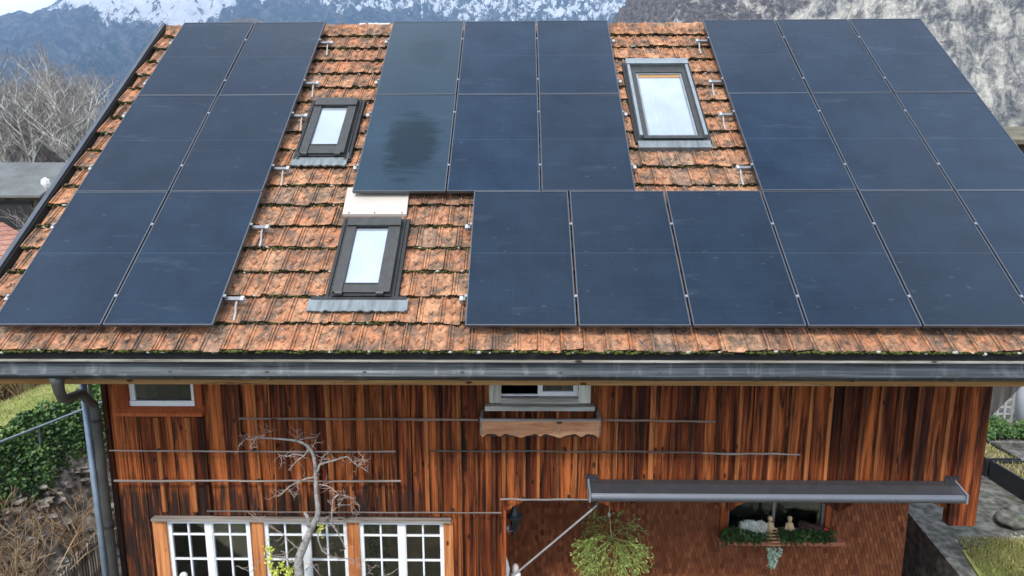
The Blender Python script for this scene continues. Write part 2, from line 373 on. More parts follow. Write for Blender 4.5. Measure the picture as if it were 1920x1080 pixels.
def mat_redroof():
    n = NT('red_roof', .8, .2); xy = n.xyz()
    q = n.math('FRACT', n.math('MULTIPLY', xy[2], 5.0)); l = n.math('LESS_THAN', q, .22)
    c = n.ramp(n.noise(4, detail=6), [(.3, (.36, .16, .11)), (.7, (.56, .30, .22))]); n.base(n.mix(n.math('MULTIPLY', l, .6), c, (.14, .06, .05))); return n.m
M['red_roof'] = mat_redroof()
M['plaster'] = simple('plaster', (.45, .42, .36), .9, .2, 0, .1, 2)
M['far_ground'] = mat_stone('far_ground', (.07, .062, .045), (.12, .11, .075), (.20, .185, .13), .35, .3)
M['snowcap'] = simple('mortar', (.62, .60, .57), .9, .2, 0, .15, 20)
M['wood_pale'] = simple('pale_carved_wood', (.60, .42, .22), .7, .3, 0, .25, 12)
M['fur'] = mat_leaf('white_fibre', (.30, .30, .24), (.58, .57, .47), (.78, .76, .66))
M['logbark'] = simple('log_bark', (.09, .055, .04), .95, .1, 0, .6, 30, 1, .02)
M['red'] = simple('red_berry', (.55, .02, .03), .4)
M['terracotta'] = simple('reddish_sill', (.36, .12, .065), .7, .3, 0, .3, 8)
M['cord'] = simple('cord', (.45, .33, .16), .9)
M['bluebead'] = simple('blue_bead', (.12, .28, .50), .4)
M['cloth_grey'] = simple('pale_grey_cloth', (.50, .53, .56), .9, .2, 0, .08, 2)

def mat_mountain(near):
    n = NT('cliff_rock' if near else 'far_mountain_rock', .95, .1)
    P = n.c.outputs['Object']; z = n.xyz(P)[2]
    g = n.n('ShaderNodeNewGeometry'); slope = n.xyz(g.outputs['Normal'])[2]
    if near:
        f = n.noise(1, n.map((.075, .075, .045)), 12, .74, .5)
        rock = n.ramp(f, [(.40, (.10, .095, .085)), (.46, (.27, .25, .22)), (.52, (.50, .46, .38)), (.60, (.74, .68, .57))])
        cr = n.ramp(n.noise(1, n.map((.16, .16, .05), loc=(3, 3, 3)), 10, .7, .5), [(.42, 1.0), (.49, 0.0)])
        rock = n.mix(n.math('MULTIPLY', cr, .55), rock, (.11, .10, .09))
        wood = n.ramp(n.noise(1, n.map((.22, .22, .22)), 10, .8), [(.38, (.03, .034, .036)), (.5, (.115, .095, .085)), (.63, (.27, .225, .19))])
        m = n.math('ADD', n.math('MULTIPLY', n.attr(), 1.0), n.math('MULTIPLY', n.math('SUBTRACT', n.noise(1, n.map((.03, .03, .035)), 11, .76), .5), 2.4))
        c = n.mix(n.ramp(m, [(.50, 0.0), (.57, 1.0)]), rock, wood)
        n.base(c); n.bump(n.math('ADD', f, n.noise(.25, detail=8, rough=.7)), 1.0, 5.0)
    else:
        f = n.noise(1, n.map((.030, .030, .022)), 12, .78, .4)
        forest = n.ramp(f, [(.42, (.006, .012, .02)), (.50, (.035, .042, .048)), (.58, (.13, .125, .12))])
        st = n.noise(1, n.map((.030, .030, .012), loc=(4, 2, 0)), 12, .78, .4)
        a = n.math('ADD', n.math('MULTIPLY', n.math('SUBTRACT', st, .5), 4.6), n.attr())
        snow = n.ramp(a, [(.46, 0.0), (.55, 1.0)])
        c = n.mix(snow, forest, (.80, .82, .86))
        rk = n.ramp(n.noise(1, n.map((.02, .02, .007), loc=(9, 2, 0)), 8, .7), [(.60, 0.0), (.68, 1.0)])
        c = n.mix(n.math('MULTIPLY', rk, .35), c, (.40, .36, .32))
        n.base(c); n.bump(f, 1.0, 40.0)
    return n.m

# ------------------------------------------------------------------ ground, roads, terrain
def smooth(a, b, x):
    t = max(0, min(1, (x - a) / (b - a))); return t * t * (3 - 2 * t)
def g_height(x, y):
    z = -5.15
    if x < -3.5:
        t = smooth(-6.7, -7.9, x)
        z = -5.15 + 1.45 * t + .4 * smooth(-7.7, -8.5, x)
        z += .12 * mn.noise(Vector((x * 2.1, y * 2.1, 0))) * t
        z -= 3.0 * smooth(-8.9, -18, x) * (1 - smooth(17, 26, y))
    if y > 14:
        tgt = -2.6 - 1.5 * smooth(60, 400, y)
        z += (tgt - z) * smooth(15, 26, y)
    return z
def grid_sheet(xs, ys, fn, name, mat, smooth_=True):
    m = MB(); nx, ny = len(xs), len(ys)
    vs = [(x, y, fn(x, y)) for y in ys for x in xs]
    m.add(vs, [(j * nx + i, j * nx + i + 1, (j + 1) * nx + i + 1, (j + 1) * nx + i) for j in range(ny - 1) for i in range(nx - 1)])
    return structure(m.build(name, mat, None, smooth_))
def spaced(lo, hi, step, far):
    xs = []; x = lo
    while x < hi: xs.append(x); x += step
    xs.append(hi); d = step
    a = hi
    while a < far: d *= 1.5; a += d; xs.append(min(a, far))
    a = lo; d = step; pre = []
    while a > -far: d *= 1.5; a -= d; pre.append(max(a, -far))
    return sorted(set(pre + xs))
grid_sheet(spaced(-20, 6, .3, 4800), spaced(-3, 28, .4, 4800), g_height, 'ground', M['far_ground'])
# stone bank, meadow: sheets laid on the ground
def patch(x0, x1, y0, y1, st, dz, name, mat, jit=0.0):
    nx, ny = int((x1 - x0) / st) + 1, int((y1 - y0) / st) + 1
    xs = [x0 + (x1 - x0) * i / nx for i in range(nx + 1)]; ys = [y0 + (y1 - y0) * i / ny for i in range(ny + 1)]
    return grid_sheet(xs, ys, lambda x, y: g_height(x, y) + dz + (jit * (.5 + mn.fractal(Vector((x * 3, y * 3, 1.5)), .9, 2.2, 5)) if jit else 0), name, mat)
patch(-8.35, -5.9, -3, 12, .07, .03, 'stone_bank', M['stone'], .16)
patch(-17.5, -8.42, -3, 17, .2, .05, 'meadow', M['grass'])
def flat(name, poly, z, mat, thick=0.02):
    m = MB(); m.prism([(p[0], p[1], z - thick) for p in poly], (0, 0, thick)); return structure(m.build(name, mat))
TZ = -3.9
flat('lower_path', [(-1, .9), (6.9, .9), (6.9, 30), (-1, 30)], -4.98, M['asphalt'], .12)
flat('paved_terrace', [(6.22, 1.2), (6.22, 1.6), (6.62, 3.9), (7.3, 9), (7.6, 14), (26, 14), (26, 1.2)], TZ, M['concrete'], 1.2)
flat('terrace_lawn', [(6.5, 1.22), (6.52, 2.0), (6.74, 2.72), (7.4, 2.95), (8.3, 3.0), (10.5, 3.2), (14, 3.2), (14, 1.22)], TZ + .03, M['grass'], .03)
flat('kerb_strip', [(6.20, 1.19), (6.20, 1.6), (6.60, 3.9), (7.28, 9.0), (7.42, 9.0), (6.74, 3.9), (6.34, 1.6), (6.34, 1.19)], TZ + .05, M['concrete'], .3)

# mountains: real slopes kilometres off
def polar_sheet(a0, a1, na, rs, fn, name, mat):
    m = MB(); vs = []; ts = []
    for r in rs:
        for i in range(na + 1):
            a = radians(a0 + (a1 - a0) * i / na)
            z, t = fn(math.degrees(a), r); vs.append((CAM.x + r * sin(a), CAM.y + r * cos(a), z)); ts.append(t)
    n = na + 1
    m.add(vs, [(j * n + i, j * n + i + 1, (j + 1) * n + i + 1, (j + 1) * n + i) for j in range(len(rs) - 1) for i in range(na)])
    m.t = ts
    return structure(m.build(name, mat, None, True))
def lerp_tab(tab, x):
    if x <= tab[0][0]: return tab[0][1]
    for (a, b), (c, d) in zip(tab, tab[1:]):
        if x <= c: return b + (d - b) * (x - a) / (c - a)
    return tab[-1][1]
CREST = [(-60, 10), (-44, 10.6), (-38, 10.9), (-36.2, 11.3), (-35, 11.9), (-33, 13.2), (-30, 14.0), (-27, 15.5), (-20, 16.2), (0, 16.6), (12, 15.5), (25, 13)]
SNOWEL = [(-60, 11.0), (-37, 11.9), (-34, 11.7), (-31.7, 11.3), (-26.5, 11.0), (-24, 12.2), (-22.5, 13.6), (-19, 14.1), (-12, 13.5), (-4, 13.1), (3, 12.8), (8, 12.3), (25, 12)]
def far_fn(a, r):
    t = (r - 1500) / 1900.0
    top = 3400 * tan(radians(lerp_tab(CREST, a)))
    th = math.radians(a); p = Vector((r * sin(th), r * cos(th), 0)) / 1000
    ridge = 1 - abs(mn.fractal(p * 3.1, .9, 2.1, 7)) * 1.3
    h = top * (max(0, t) ** 1.12 if t < 1 else max(0, 1 - (t - 1) * .9)) if t > 0 else 0
    h += (ridge - .75) * 120 * min(1, max(0, t) * 2.2) * (1.0 if t < .8 else max(0, 1 - (t - .8) * 4))
    h += mn.fractal(p * 14, .8, 2.2, 6) * 34 * min(1, max(0, t) * 4) * (1.0 if t < .9 else .5)
    h = max(h, -8)
    el = math.degrees(math.atan2(h, r))
    sn = (el - lerp_tab(SNOWEL, a)) * (1.0 if a < -23 else .6) + mn.fractal(p * 7 + Vector((3, 1, 0)), .8, 2.1, 5) * .5 + .1
    sn = max(-.9, min(.46 if a > -22 else .8, sn))
    return h - 5, sn
polar_sheet(-62, 28, 560, [1450 + 14 * i for i in range(170)], far_fn, 'far_mountain', mat_mountain(False))
def bump1(x, c, w): return math.exp(-((x - c) / w) ** 2)
def cliff_fn(a, r):
    th = math.radians(a); p = Vector((r * sin(th), r * cos(th), 0)) / 100
    w = smooth(3.5, 30, a)
    st = 700 + 60 * mn.noise(Vector((a * .08, 0, 5)))
    t = max(0, (r - st) / 320.0)
    top = 60 + 470 * smooth(2, 17, a)
    h = top * (1 - math.exp(-t * 2.2)) * 1.1 if t > 0 else 0
    fr = mn.fractal(p * .9, .85, 2.1, 7)
    ter = mn.fractal(Vector((a * .16, h * .004, 2.2)), .8, 2.1, 5)
    h += (fr * 42 + ter * 36) * min(1, t * 3)
    h += (1 - abs(mn.fractal(p * 2.6, .8, 2.2, 6))) * 16 * min(1, t * 3)
    return max(h, -8) - 5, .64 - .40 * smooth(17, 28, a) + .45 * mn.fractal(Vector((a * .14, h * .011, 7)), .8, 2, 5)
polar_sheet(1.5, 62, 620, [660 + 4 * i for i in range(150)], cliff_fn, 'rock_cliff', mat_mountain(True))
def hill_fn(a, r):      # low brown foothill seen over the ridge on the left
    t = (r - 900) / 300.0; top = 1200 * tan(radians(12.35 - .12 * abs(a + 22) - .012 * (a + 22) ** 2))
    th = math.radians(a); p = Vector((r * sin(th), r * cos(th), 0)) / 100
    top *= smooth(-28.5, -25.2, a); h = top * smooth(0, 1, t) * (1 if t < 1 else max(0, 1 - (t - 1) * .7)) + mn.fractal(p * .8, .8, 2.1, 6) * 12
    return max(h, -10) - 5, .9
polar_sheet(-30, -13, 160, [860 + 9 * i for i in range(60)], hill_fn, 'foothill', mat_mountain(True))

# ------------------------------------------------------------------ the house
WY = 0.75                      # front wall plane
XL, XR = -3.86, 5.33           # wall corners
RXL, RXR = -4.66, 6.13         # tile field edges
RIDGE = 5.46                   # slope length of the tile field from the panel origin
house = empty('wooden_house', (0.7, 4.1, HZ), 'large brown timber house with clay tiled roof carrying black solar panels', 'house')

# tiles -----------------------------------------------------------
TW, TL = 0.2050, 0.3166
PROF = [(0, -.002), (.025, .018), (.10, .019), (.125, .002), (.165, .002), (.19, .013), (.235, .013), (.26, -.001), (.60, -.004), (.92, -.001), (.95, .009), (.985, .008)]
tm = MB()
rt = random.Random(3)
nc = 18
ncol = int((RXR - RXL) / TW) + 1
def put_tile(m, u0, s0, last=False, wcut=1.0):
    m.tone = max(0, min(1, rt.gauss(.5, .26)))
    j = rt.gauss(0, .005); du = rt.uniform(-.003, .003); tl = rt.gauss(0, .005); sk = rt.gauss(0, .012)
    base = -.153 + rt.uniform(-.003, .004)
    L = TL + .05; rows = [(0, .038), (.28, .029), (1.0, -.004)]
    prof = [p for p in PROF if p[0] <= wcut + .001]
    np_ = len(prof); vs = []
    for rr, (fv, lift) in enumerate(rows):
        for (fu, h) in prof:
            sc = .010 * (sin(fu * pi * 2.6) ** 2) if rr == 0 else 0
            vs.append(RP(u0 + fu * TW + du, s0 + fv * L + j + sc + sk * fu, base + lift + h + tl * fu))
    for (fu, h) in prof:       # front lip
        sc = .010 * (sin(fu * pi * 2.6) ** 2)
        vs.append(RP(u0 + fu * TW + du, s0 + j + .004 + sc + sk * fu, base + .038 + h - .030 + tl * fu))
    fs = []
    for r in range(2):
        for k in range(np_ - 1): fs.append((r * np_ + k, r * np_ + k + 1, (r + 1) * np_ + k + 1, (r + 1) * np_ + k))
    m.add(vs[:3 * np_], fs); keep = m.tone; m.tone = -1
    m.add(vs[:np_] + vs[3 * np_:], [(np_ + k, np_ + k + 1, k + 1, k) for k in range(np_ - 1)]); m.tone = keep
    if wcut < .95: return
    cx = u0 + .60 * TW + du
    def dia(cs, a, b, hh, half=0):
        def h0(s): return base + .038 - .042 * max(0, (s - s0) / L) + .001
        pts = [(cx, cs - b), (cx + a, cs), (cx, cs + b), (cx - a, cs)]
        vs2 = [RP(p[0], p[1], h0(p[1]) - .003) for p in pts] + [RP(cx + (p[0] - cx) * .72, cs + (p[1] - cs) * .72, h0(p[1]) + hh) for p in pts]
        m.add(vs2, [(4, 5, 6, 7), (0, 1, 5, 4), (1, 2, 6, 5), (2, 3, 7, 6), (3, 0, 4, 7)])
    dia(s0 + .135, .034, .050, .013)
    dia(s0 + .29, .036, .055, .009)
for ci in range(nc):
    s0 = -.205 + ci * TL; off = (ci % 2) * TW * .5
    u = RXL - off
    while u < RXR - .02:
        if u >= RXL - .001: put_tile(tm, u, s0)
        else: put_tile(tm, u + TW * .5, s0, wcut=.0) if False else None
        u += TW
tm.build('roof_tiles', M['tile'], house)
# underlay, back slope
rb = MB(); rb.fbox(RP, (RXL, -.16, -.30), (RXR, RIDGE, -.17))
def back(u, s, n): p = RP(u, s, n); rp = RP(0, RIDGE, -.12); return Vector((p.x, 2 * rp.y - p.y, p.z))
rb.fbox(back, (RXL, -.16, -.30), (RXR, RIDGE, -.125))
rb.build('roof_deck', M['tile'], house)
# ridge caps
rm = MB(); u = RXL - .02; rc = RP(0, RIDGE - .005, -.225)
while u + .30 < RXR:
    rm.tone = rt.random(); L = .37
    def arc(uu, r): return [Vector((uu, rc.y - r * cos(q * pi / 8) * 1.05, rc.z + r * sin(q * pi / 8))) for q in range(9)]
    a = arc(u, .115); b = arc(u + L * .82, .105); c = arc(u + L * .83, .120); d = arc(u + L, .122)
    vs = a + b + c + d
    rm.add(vs, [(k * 9 + q, k * 9 + q + 1, (k + 1) * 9 + q + 1, (k + 1) * 9 + q) for k in range(3) for q in range(8)])
    rm.tone = rt.random(); rm.blob((u + L * .93, rc.y, rc.z + .118), (.020, .03, .024), 1, .1)
    u += L
rm.build('ridge_tiles', M['tile'], house, True)
mm = MB(); x0 = onY(677, 45, rc.y).x; x1 = onY(728, 45, rc.y).x
for k in range(12): mm.blob((x0 + (x1 - x0) * k / 11, rc.y + .03, rc.z + .112), (.035, .05, .022), k, .5)
mm.build('ridge_mortar', M['snowcap'], house, True)
# moss on the tile edges
ms, md, mlq = MB(), MB(), MB(); rr = random.Random(11)
for ci in range(nc):
    s0 = -.205 + ci * TL; u = RXL
    while u < RXR:
        u += rr.uniform(.004, .036); dens = mn.noise(Vector((u * 1.1, ci * .7, 4))) + .15
        vis_green = dens > .08 or ci == 0 or (u < -4.3)
        if ci and 0.0 < u < .7 and ci < 6 and u < .0: vis_green = True
        if not vis_green and rr.random() < .45: continue
        r = rr.uniform(.006, .016) * (1.3 if ci == 0 or u < -4.2 else 1)
        tgt = ms if (vis_green and rr.random() < (.8 if (ci == 0 or -1.2 < u < .1 and ci < 6) else .35)) else md
        if rr.random() < .07: tgt = mlq
        tgt.blob(RP(u, s0 + rr.uniform(-.004, .008), -.153 + .036 - rr.uniform(0, .028)), (r * 1.6, r, r * .8), int(u * 50), .5, 6, 4)
mo = ms.build('moss', M['moss'], house, True); mo['kind'] = 'stuff'
mo = md.build('dark_moss', M['moss_dark'], house, True); mo['kind'] = 'stuff'
mo = mlq.build('lichen', M['lichen'], house, True); mo['kind'] = 'stuff'
# verge boards
for sx, x in ((-1, RXL - .03), (1, RXR + .02)):
    top = -.085 if sx < 0 else -.13
    v = MB(); v.fbox(RP, (x - .035 if sx < 0 else x, -.22, -.42), (x if sx < 0 else x + .03, RIDGE + .02, top)); 
    v.fbox(RP, (x - .048 if sx < 0 else x - .002, -.22, top + .001), (x + .002 if sx < 0 else x + .035, RIDGE + .02, top + .010))
    v.build('verge_board', M['verge'], house)
    if sx < 0:
        v = MB(); v.fbox(RP, (x + .002, -.20, -.3), (x + .016, RIDGE, -.10)); v.build('verge_lining', M['black'], house)
# eave: fascia, soffit, rafters
f = MB(); f.tone = .5; f.box((RXL - .02, .0, -.562), (RXR + .02, .035, -.32)); f.box((RXL - .02, .036, -.575), (RXR + .02, .075, -.50)); f.build('fascia_board', M['fascia'], house)
f = MB(); f.box((RXL, -.030, -.352), (RXR, -.004, -.318)); f.build('eave_strip', M['old_sill'], house)
f = MB(); f.box((RXL, -.020, -.3175), (RXR, .02, -.245)); f.build('eave_shadow_strip', M['black'], house)  # black strip added to paint the shadow beneath the tile overhang
for k in range(14):
    f = MB(); x = RXL + .25 + k * .79; f.tone = R.random(); f.prism([(x, .08, -.34), (x, .08, -.48), (x, WY + .3, .45), (x, WY + .3, .62)], (.09, 0, 0)); f.build('rafter', M['batten'], house)
# gutter
gm = MB(); gy, gz, gr = -.150, -.366, .094
ring = []
for k in range(13):
    q = radians(-24) + pi * k / 12        # tilted half round: from back rim to front rim
    ring.append((gy + gr * cos(q), gz - gr * sin(q)))
ring = [(gy + gr * cos(radians(28) - 0) , 0)] and ring
vs = []; xs = [RXL - .05, RXR + .05]
inner = [(gy + gr * cos(pi * k / 12 + radians(24) * -1 + radians(48) * 0), gz - gr * sin(pi * k / 12 - radians(24))) for k in range(13)]
prof = [(gy + gr * cos(a), gz - gr * sin(a)) for a in [radians(-22 + 180 * k / 12.0) for k in range(13)]]
prof = [(p[0], p[1] - .25 * (gy + gr - p[0]) * 0) for p in prof]
outer = [(gy + (gr + .004) * cos(a), gz - (gr + .004) * sin(a)) for a in [radians(-22 + 180 * k / 12.0) for k in range(13)]]
loop = prof + outer[::-1]
gm.prism([(xs[0], p[0], p[1]) for p in loop], (xs[1] - xs[0], 0, 0))
fr = prof[-1]
gm.tube([(xs[0], fr[0] - .006, fr[1] + .002), (xs[1], fr[0] - .006, fr[1] + .002)], .011, 8)
gut = gm.build('gutter', M['gutter'], house)
for k in range(13):
    gs_ = MB(); x = RXL + .35 + k * .86; gs_.prism([(x, p[0], p[1]) for p in ([(gy + (gr + .009) * cos(a), gz - (gr + .009) * sin(a)) for a in [radians(-22 + 180 * i / 12.0) for i in range(13)]] + outer[::-1])], (.028, 0, 0))
    gs_.box((x, gy - gr - .01, gz + .03 - .04), (x + .03, gy - gr - .004, gz + .03 - .02)); gs_.build('gutter_bracket', M['pipe'], gut)
# downpipe from the gutter back to the left corner
PX = -4.03
dp = MB(); o = onY(108, 716, gy); gx = o.x
cxp = onY(176, 752, WY - .12)
dp.tube([(gx, gy, gz - .07), (gx, gy, gz - .14), (gx, gy + .005, gz - .22), (gx - .005, gy + .04, gz - .29), (gx - .04, gy + .13, gz - .335), ((gx + cxp.x) / 2, .3, gz - .39), (cxp.x + .01, WY - .2, cxp.z + .02), (cxp.x, WY - .13, cxp.z - .03), (cxp.x, WY - .115, cxp.z - .10), (cxp.x, WY - .115, -5.1)],
        [.075, .050, .046, .044, .044, .043, .044, .043, .042, .042], 14)
pp = dp.build('downpipe', M['pipe'], house, True)
cl = MB()
for z in (-1.15, -2.35, -3.6): cl.tube([(cxp.x, WY - .115, z), (cxp.x, WY - .115, z - .03)], .048, 14)
cl.build('pipe_clamp', M['sky_dark'], pp)
bx = onY(160, 800, WY - .02).x
dp = MB(); dp.tube([(bx, WY + .02, -.35), (bx, WY + .02, -5.1)], .034, 10); dp.tube([(bx + .045, WY + .05, -.35), (bx + .045, WY + .05, -5.1)], .012, 8)
dp.build('rainwater_pipe', M['pipe_blue'], house, True)

# front wall of boards, windows cut out
def wrect(px0, py0, px1, py1, Y=WY):
    a = onY(px0, py0, Y); b = onY(px1, py1, Y); return a.x, b.x, b.z, a.z    # x0, x1, z0, z1
UP_L = (-3.60, -2.90, -1.045, -.05)      # upper left window opening
UP_M = (onY(940, 740, WY).x, onY(1084, 740, WY).x, -.93, -.05)
c0 = onY(388, 975, WY)
LOWZ = (-3.55, -2.335)
LW = [(onY(a, 1000, WY).x, onY(b, 1000, WY).x) for a, b in ((317, 471), (497, 653), (675, 833))]
holes = [UP_L, UP_M] + [(a, b, LOWZ[0], LOWZ[1]) for a, b in LW]
def subtract(rects, h):
    out = []
    for (a, b, c, d) in rects:
        if h[0] >= b or h[1] <= a or h[2] >= d or h[3] <= c: out.append((a, b, c, d)); continue
        if a < h[0]: out.append((a, h[0], c, d))
        if b > h[1]: out.append((h[1], b, c, d))
        m0, m1 = max(a, h[0]), min(b, h[1])
        if c < h[2]: out.append((m0, m1, c, h[2]))
        if d > h[3]: out.append((m0, m1, h[3], d))
    return out
XP = 0.335                      # left edge of the recess
SK = -2.08                      # foot of the overhanging upper storey
bm_, bt = MB(), MB(); rb_ = random.Random(21); x = XL + .02; joints = []
def skirt(x):                   # arched lower edge of the boards over the recess
    c = (x - (XP + .02)) / 1.19; k = abs((c % 1.0) - .5) * 2      # 0 mid arch .. 1 foot
    return SK - .125 * max(0, (k - .45) / .55) ** 1.4 - (.0 if k < .9 else .02)
while x < XR - .12:
    w = rb_.uniform(.13, .215)
    if x < XP < x + w + .05: w = XP - x
    x2 = min(x + w, XR - .02); y = WY + rb_.uniform(-.012, .010); bm_.tone = rb_.random()
    if x2 <= XP + .001:
        for r in [(x, x2, -5.1, .42)] if False else subtract_all([(x + .003, x2 - .003, -5.1, .42)]) if False else [(x + .003, x2 - .003, -5.1, .42)]:
            rs = [r]
            for h in holes: rs = subtract(rs, h)
            for q in rs: bm_.box((q[0] + .003, y, q[2]), (q[1] - .003, y + .035, q[3]))
    else:
        rs = [(x + .002, x2 - .002, SK + .02, .42)]
        for h in holes: rs = subtract(rs, h)
        for q in rs:
            bm_.box((q[0], y, q[2]), (q[1], y + .035, q[3]))
        n = 4; xs_ = [x + .002 + (x2 - x - .004) * i / n for i in range(n + 1)]
        bm_.prism([(q, y, SK + .02) for q in xs_] + [(q, y, skirt(q)) for q in xs_[::-1]], (0, .035, 0))
    joints.append(x2); x = x2
bm_.build('board_wall', M['board'], house)
for jx in joints[:-1]:
    if rb_.random() < .22: continue
    bt.tone = rb_.random() * .9; w = rb_.uniform(.030, .055); z0 = -5.1 if jx < XP - .01 else SK - .0
    rs = [(jx - w / 2, jx + w / 2, z0, .40)]
    for h in holes: rs = subtract(rs, (h[0] - .1, h[1] + .1, h[2] - .12, h[3] + .1))
    for q in rs: bt.box((q[0], WY - .044, q[2]), (q[1], WY - .014, q[3]))
bt.build('cover_strips', M['batten'], house)
# corner boards
p = MB(); p.tone = .42; cb_x0 = onY(1782, 960, WY - .06).x
p.box((cb_x0, WY - .05, -2.34), (XR + .01, WY + .05, .35)); p.build('corner_post', M['board'], house)
p = MB(); p.tone = .1; p.box((XR + .012, WY + .0, -2.0), (XR + .05, WY + .08, .1)); p.box((XR + .06, WY + .1, -1.9), (XR + .09, WY + .18, .1)); p.build('side_strip', M['batten'], house)
p = MB(); p.tone = .2; p.box((XL - .03, WY - .02, -5.1), (XL + .02, WY + .06, .35)); p.build('corner_board', M['board'], house)
# side and back walls, floor of the overhang
sw = MB()
sw.box((XL, WY + .036, -5.1), (XL + .1, 7.5, .35)); sw.box((XR - .1, WY + .036, SK), (XR, 7.5, .35)); sw.box((XR + .05, 2.1, -5.1), (XR + .15, 7.5, SK))
sw.box((XL, 7.4, -5.1), (XR, 7.5, .35))
rz = RP(0, RIDGE, -.3)
for xx in (XL, XR - .1): sw.prism([(xx, WY + .04, .35), (xx, rz.y, rz.z - .1), (xx, 2 * rz.y - WY, .35)], (.1, 0, 0))
sw.tone = .3; sw.build('side_wall', M['board'], house)
sw = MB(); sw.box((XP - .02, WY + .04, SK + .02), (XR, 2.1, SK + .10)); sw.build('overhang_ceiling', M['dark_side'], house)
sw = MB(); sw.tone = .6; sw.box((XP - .03, WY + .001, -5.1), (XP + .02, 2.1, SK + .02)); sw.build('recess_side', M['redwood'], house)
# brace under the right verge
p = MB(); p.tone = .5; p.prism([(XR + .02, WY - .03, -1.15), (XR + .02, WY - .03, -.20), (XR + .80, WY - .03, -.20), (XR + .80, WY - .03, -.22)], (0, .05, 0)); p.build('eave_brace', M['grey_wood_v'], house)

# shingle wall in the recess
RY = 2.05
sh = MB(); rs_ = random.Random(5); SX1 = 5.47
win_r = (onY(1350, 960, RY).x, onY(1556, 960, RY).x, onY(1450, 996, RY).z, -2.2)
row = 0; z = -2.05
while z > -5.1:
    x = XP - .02 + (.024 if row % 2 else 0)
    while x < SX1:
        w = .047; xa, xb = x, min(x + w, SX1)
        if not (xb > win_r[0] and xa < win_r[1] and z - .09 < win_r[3] and z > win_r[2] - .0):
            sh.tone = min(1, max(0, rs_.gauss(.5, .16))); l = rs_.uniform(-.003, .003); zb = z - .082 + l
            n = 4; pts = []
            for k in range(n + 1):
                t = k / n; pts.append((xa + .002 + (xb - xa - .004) * t, zb + .018 * (2 * t - 1) ** 2))
            vs = [(p_[0], RY - .030, p_[1]) for p_ in pts] + [(pts[-1][0], RY - .002, z + .03), (pts[0][0], RY - .002, z + .03)] + [(p_[0], RY - .002, p_[1] + .003) for p_ in pts]
            sh.add(vs, [tuple(range(n + 3))] + [(k + n + 3, k + n + 4, k + 1, k) for k in range(n)])
        x += w + .001
    z -= .076; row += 1
for q in subtract([(XP, SX1, -5.1, -2.0)], win_r): sh.box((q[0], RY, q[2]), (q[1], RY + .06, q[3]))
sh.build('shingle_wall', M['shingle'], house)
# little return of the shingles round the right corner
p = MB(); p.box((SX1, RY - .01, -5.1), (SX1 + .02, RY + .6, -2.0)); p.build('shingle_return', M['shingle'], house)

# windows ---------------------------------------------------------
def sash(x0, x1, z0, z1, Y, bars_v, bars_h, mat, st=.045, bw=.018, m=None):
    m = m or MB()
    m.box((x0, Y, z0), (x0 + st, Y + .04, z1)); m.box((x1 - st, Y, z0), (x1, Y + .04, z1))
    m.box((x0 + st, Y, z0), (x1 - st, Y + .04, z0 + st)); m.box((x0 + st, Y, z1 - st), (x1 - st, Y + .04, z1))
    for b in bars_v: m.box((b - bw / 2, Y + .004, z0 + st), (b + bw / 2, Y + .032, z1 - st))
    for b in bars_h: m.box((x0 + st, Y + .006, b - bw / 2), (x1 - st, Y + .030, b + bw / 2))
    return m
hz1, hz2 = onY(400, 1001, WY).z, onY(400, 1047, WY).z
for wi, (a, b) in enumerate(LW):
    m = MB(); m.tone = .6
    wl = .115 if wi == 0 else .02
    # window: casing
    la = a - (.135 if wi == 0 else .0); 
    m.box((a - .145 if wi == 0 else a - .13, WY - .045, LOWZ[0] - .1), (a, WY + .03, LOWZ[1] + .01))
    m2 = MB(); m2.tone = .5
    if wi == 2: m2.box((b, WY - .045, LOWZ[0] - .1), (b + .10, WY + .03, LOWZ[1] + .01))
    cas = m
    mid = (a + b) / 2
    fm = sash(a, mid - .0, LOWZ[0], LOWZ[1], WY - .02, [a + .045 + (mid - a - .09) / 2], [hz1, hz2, hz2 - .27], None)
    sash(mid + .001, b, LOWZ[0], LOWZ[1], WY - .02, [mid + .045 + (b - mid - .09) / 2], [hz1, hz2, hz2 - .27], None, m=fm)
    fm.box((mid - .035, WY - .028, LOWZ[0]), (mid + .035, WY - .02, LOWZ[1]))
    win = fm.build('window', M['white'], house); cas.build('casing', M['casing'], win)
    if wi == 2: m2.build('casing', M['casing'], win)
    pn = MB(); pn.box((a + .02, WY + .0, LOWZ[0] + .02), (b - .02, WY + .004, LOWZ[1] - .02)); pn.build('pane', M['pane'], win)
    iw = MB(); iw.box((a - .05, WY + .5 + .12 * wi, LOWZ[0] - .2), (b + .05, WY + .52 + .12 * wi, LOWZ[1] + .1)); iw.box((a - .05, WY + .04, LOWZ[0] - .22), (b + .05, WY + .5, LOWZ[0] - .2))
    iw.build('interior', M['room'], win)
    if wi == 0:
        cu = MB(); cu.prism([(a + .03, WY + .06, LOWZ[1]), (a + .30, WY + .06, LOWZ[1]), (a + .24, WY + .06, LOWZ[1] - .12), (a + .06, WY + .06, LOWZ[1] - .42), (a + .03, WY + .06, LOWZ[1] - .46)], (0, .01, 0)); cu.build('curtain', M['curtain'], win)
        bl = MB(); bl.box((b - .17, WY + .2, LOWZ[1] - .2), (b - .08, WY + .25, LOWZ[1] + .05)); bl.build('blue_fabric', M['bluecloth'], win)
    if wi == 2:
        lf = MB(); rg = random.Random(4)
        for k in range(260):
            c = Vector((a + .05 + rg.random() * .22, WY + .08 + rg.random() * .12, LOWZ[1] - .1 - rg.random() * .65)); d = Vector((rg.gauss(0, 1), rg.gauss(0, 1), rg.gauss(0, 1))).normalized() * .03; e = d.orthogonal().normalized() * .014
            lf.tone = rg.random(); lf.add([c - d, c + e, c + d, c - e], [(0, 1, 2, 3)])
        lf.build('houseplant', M['ivy'], win)
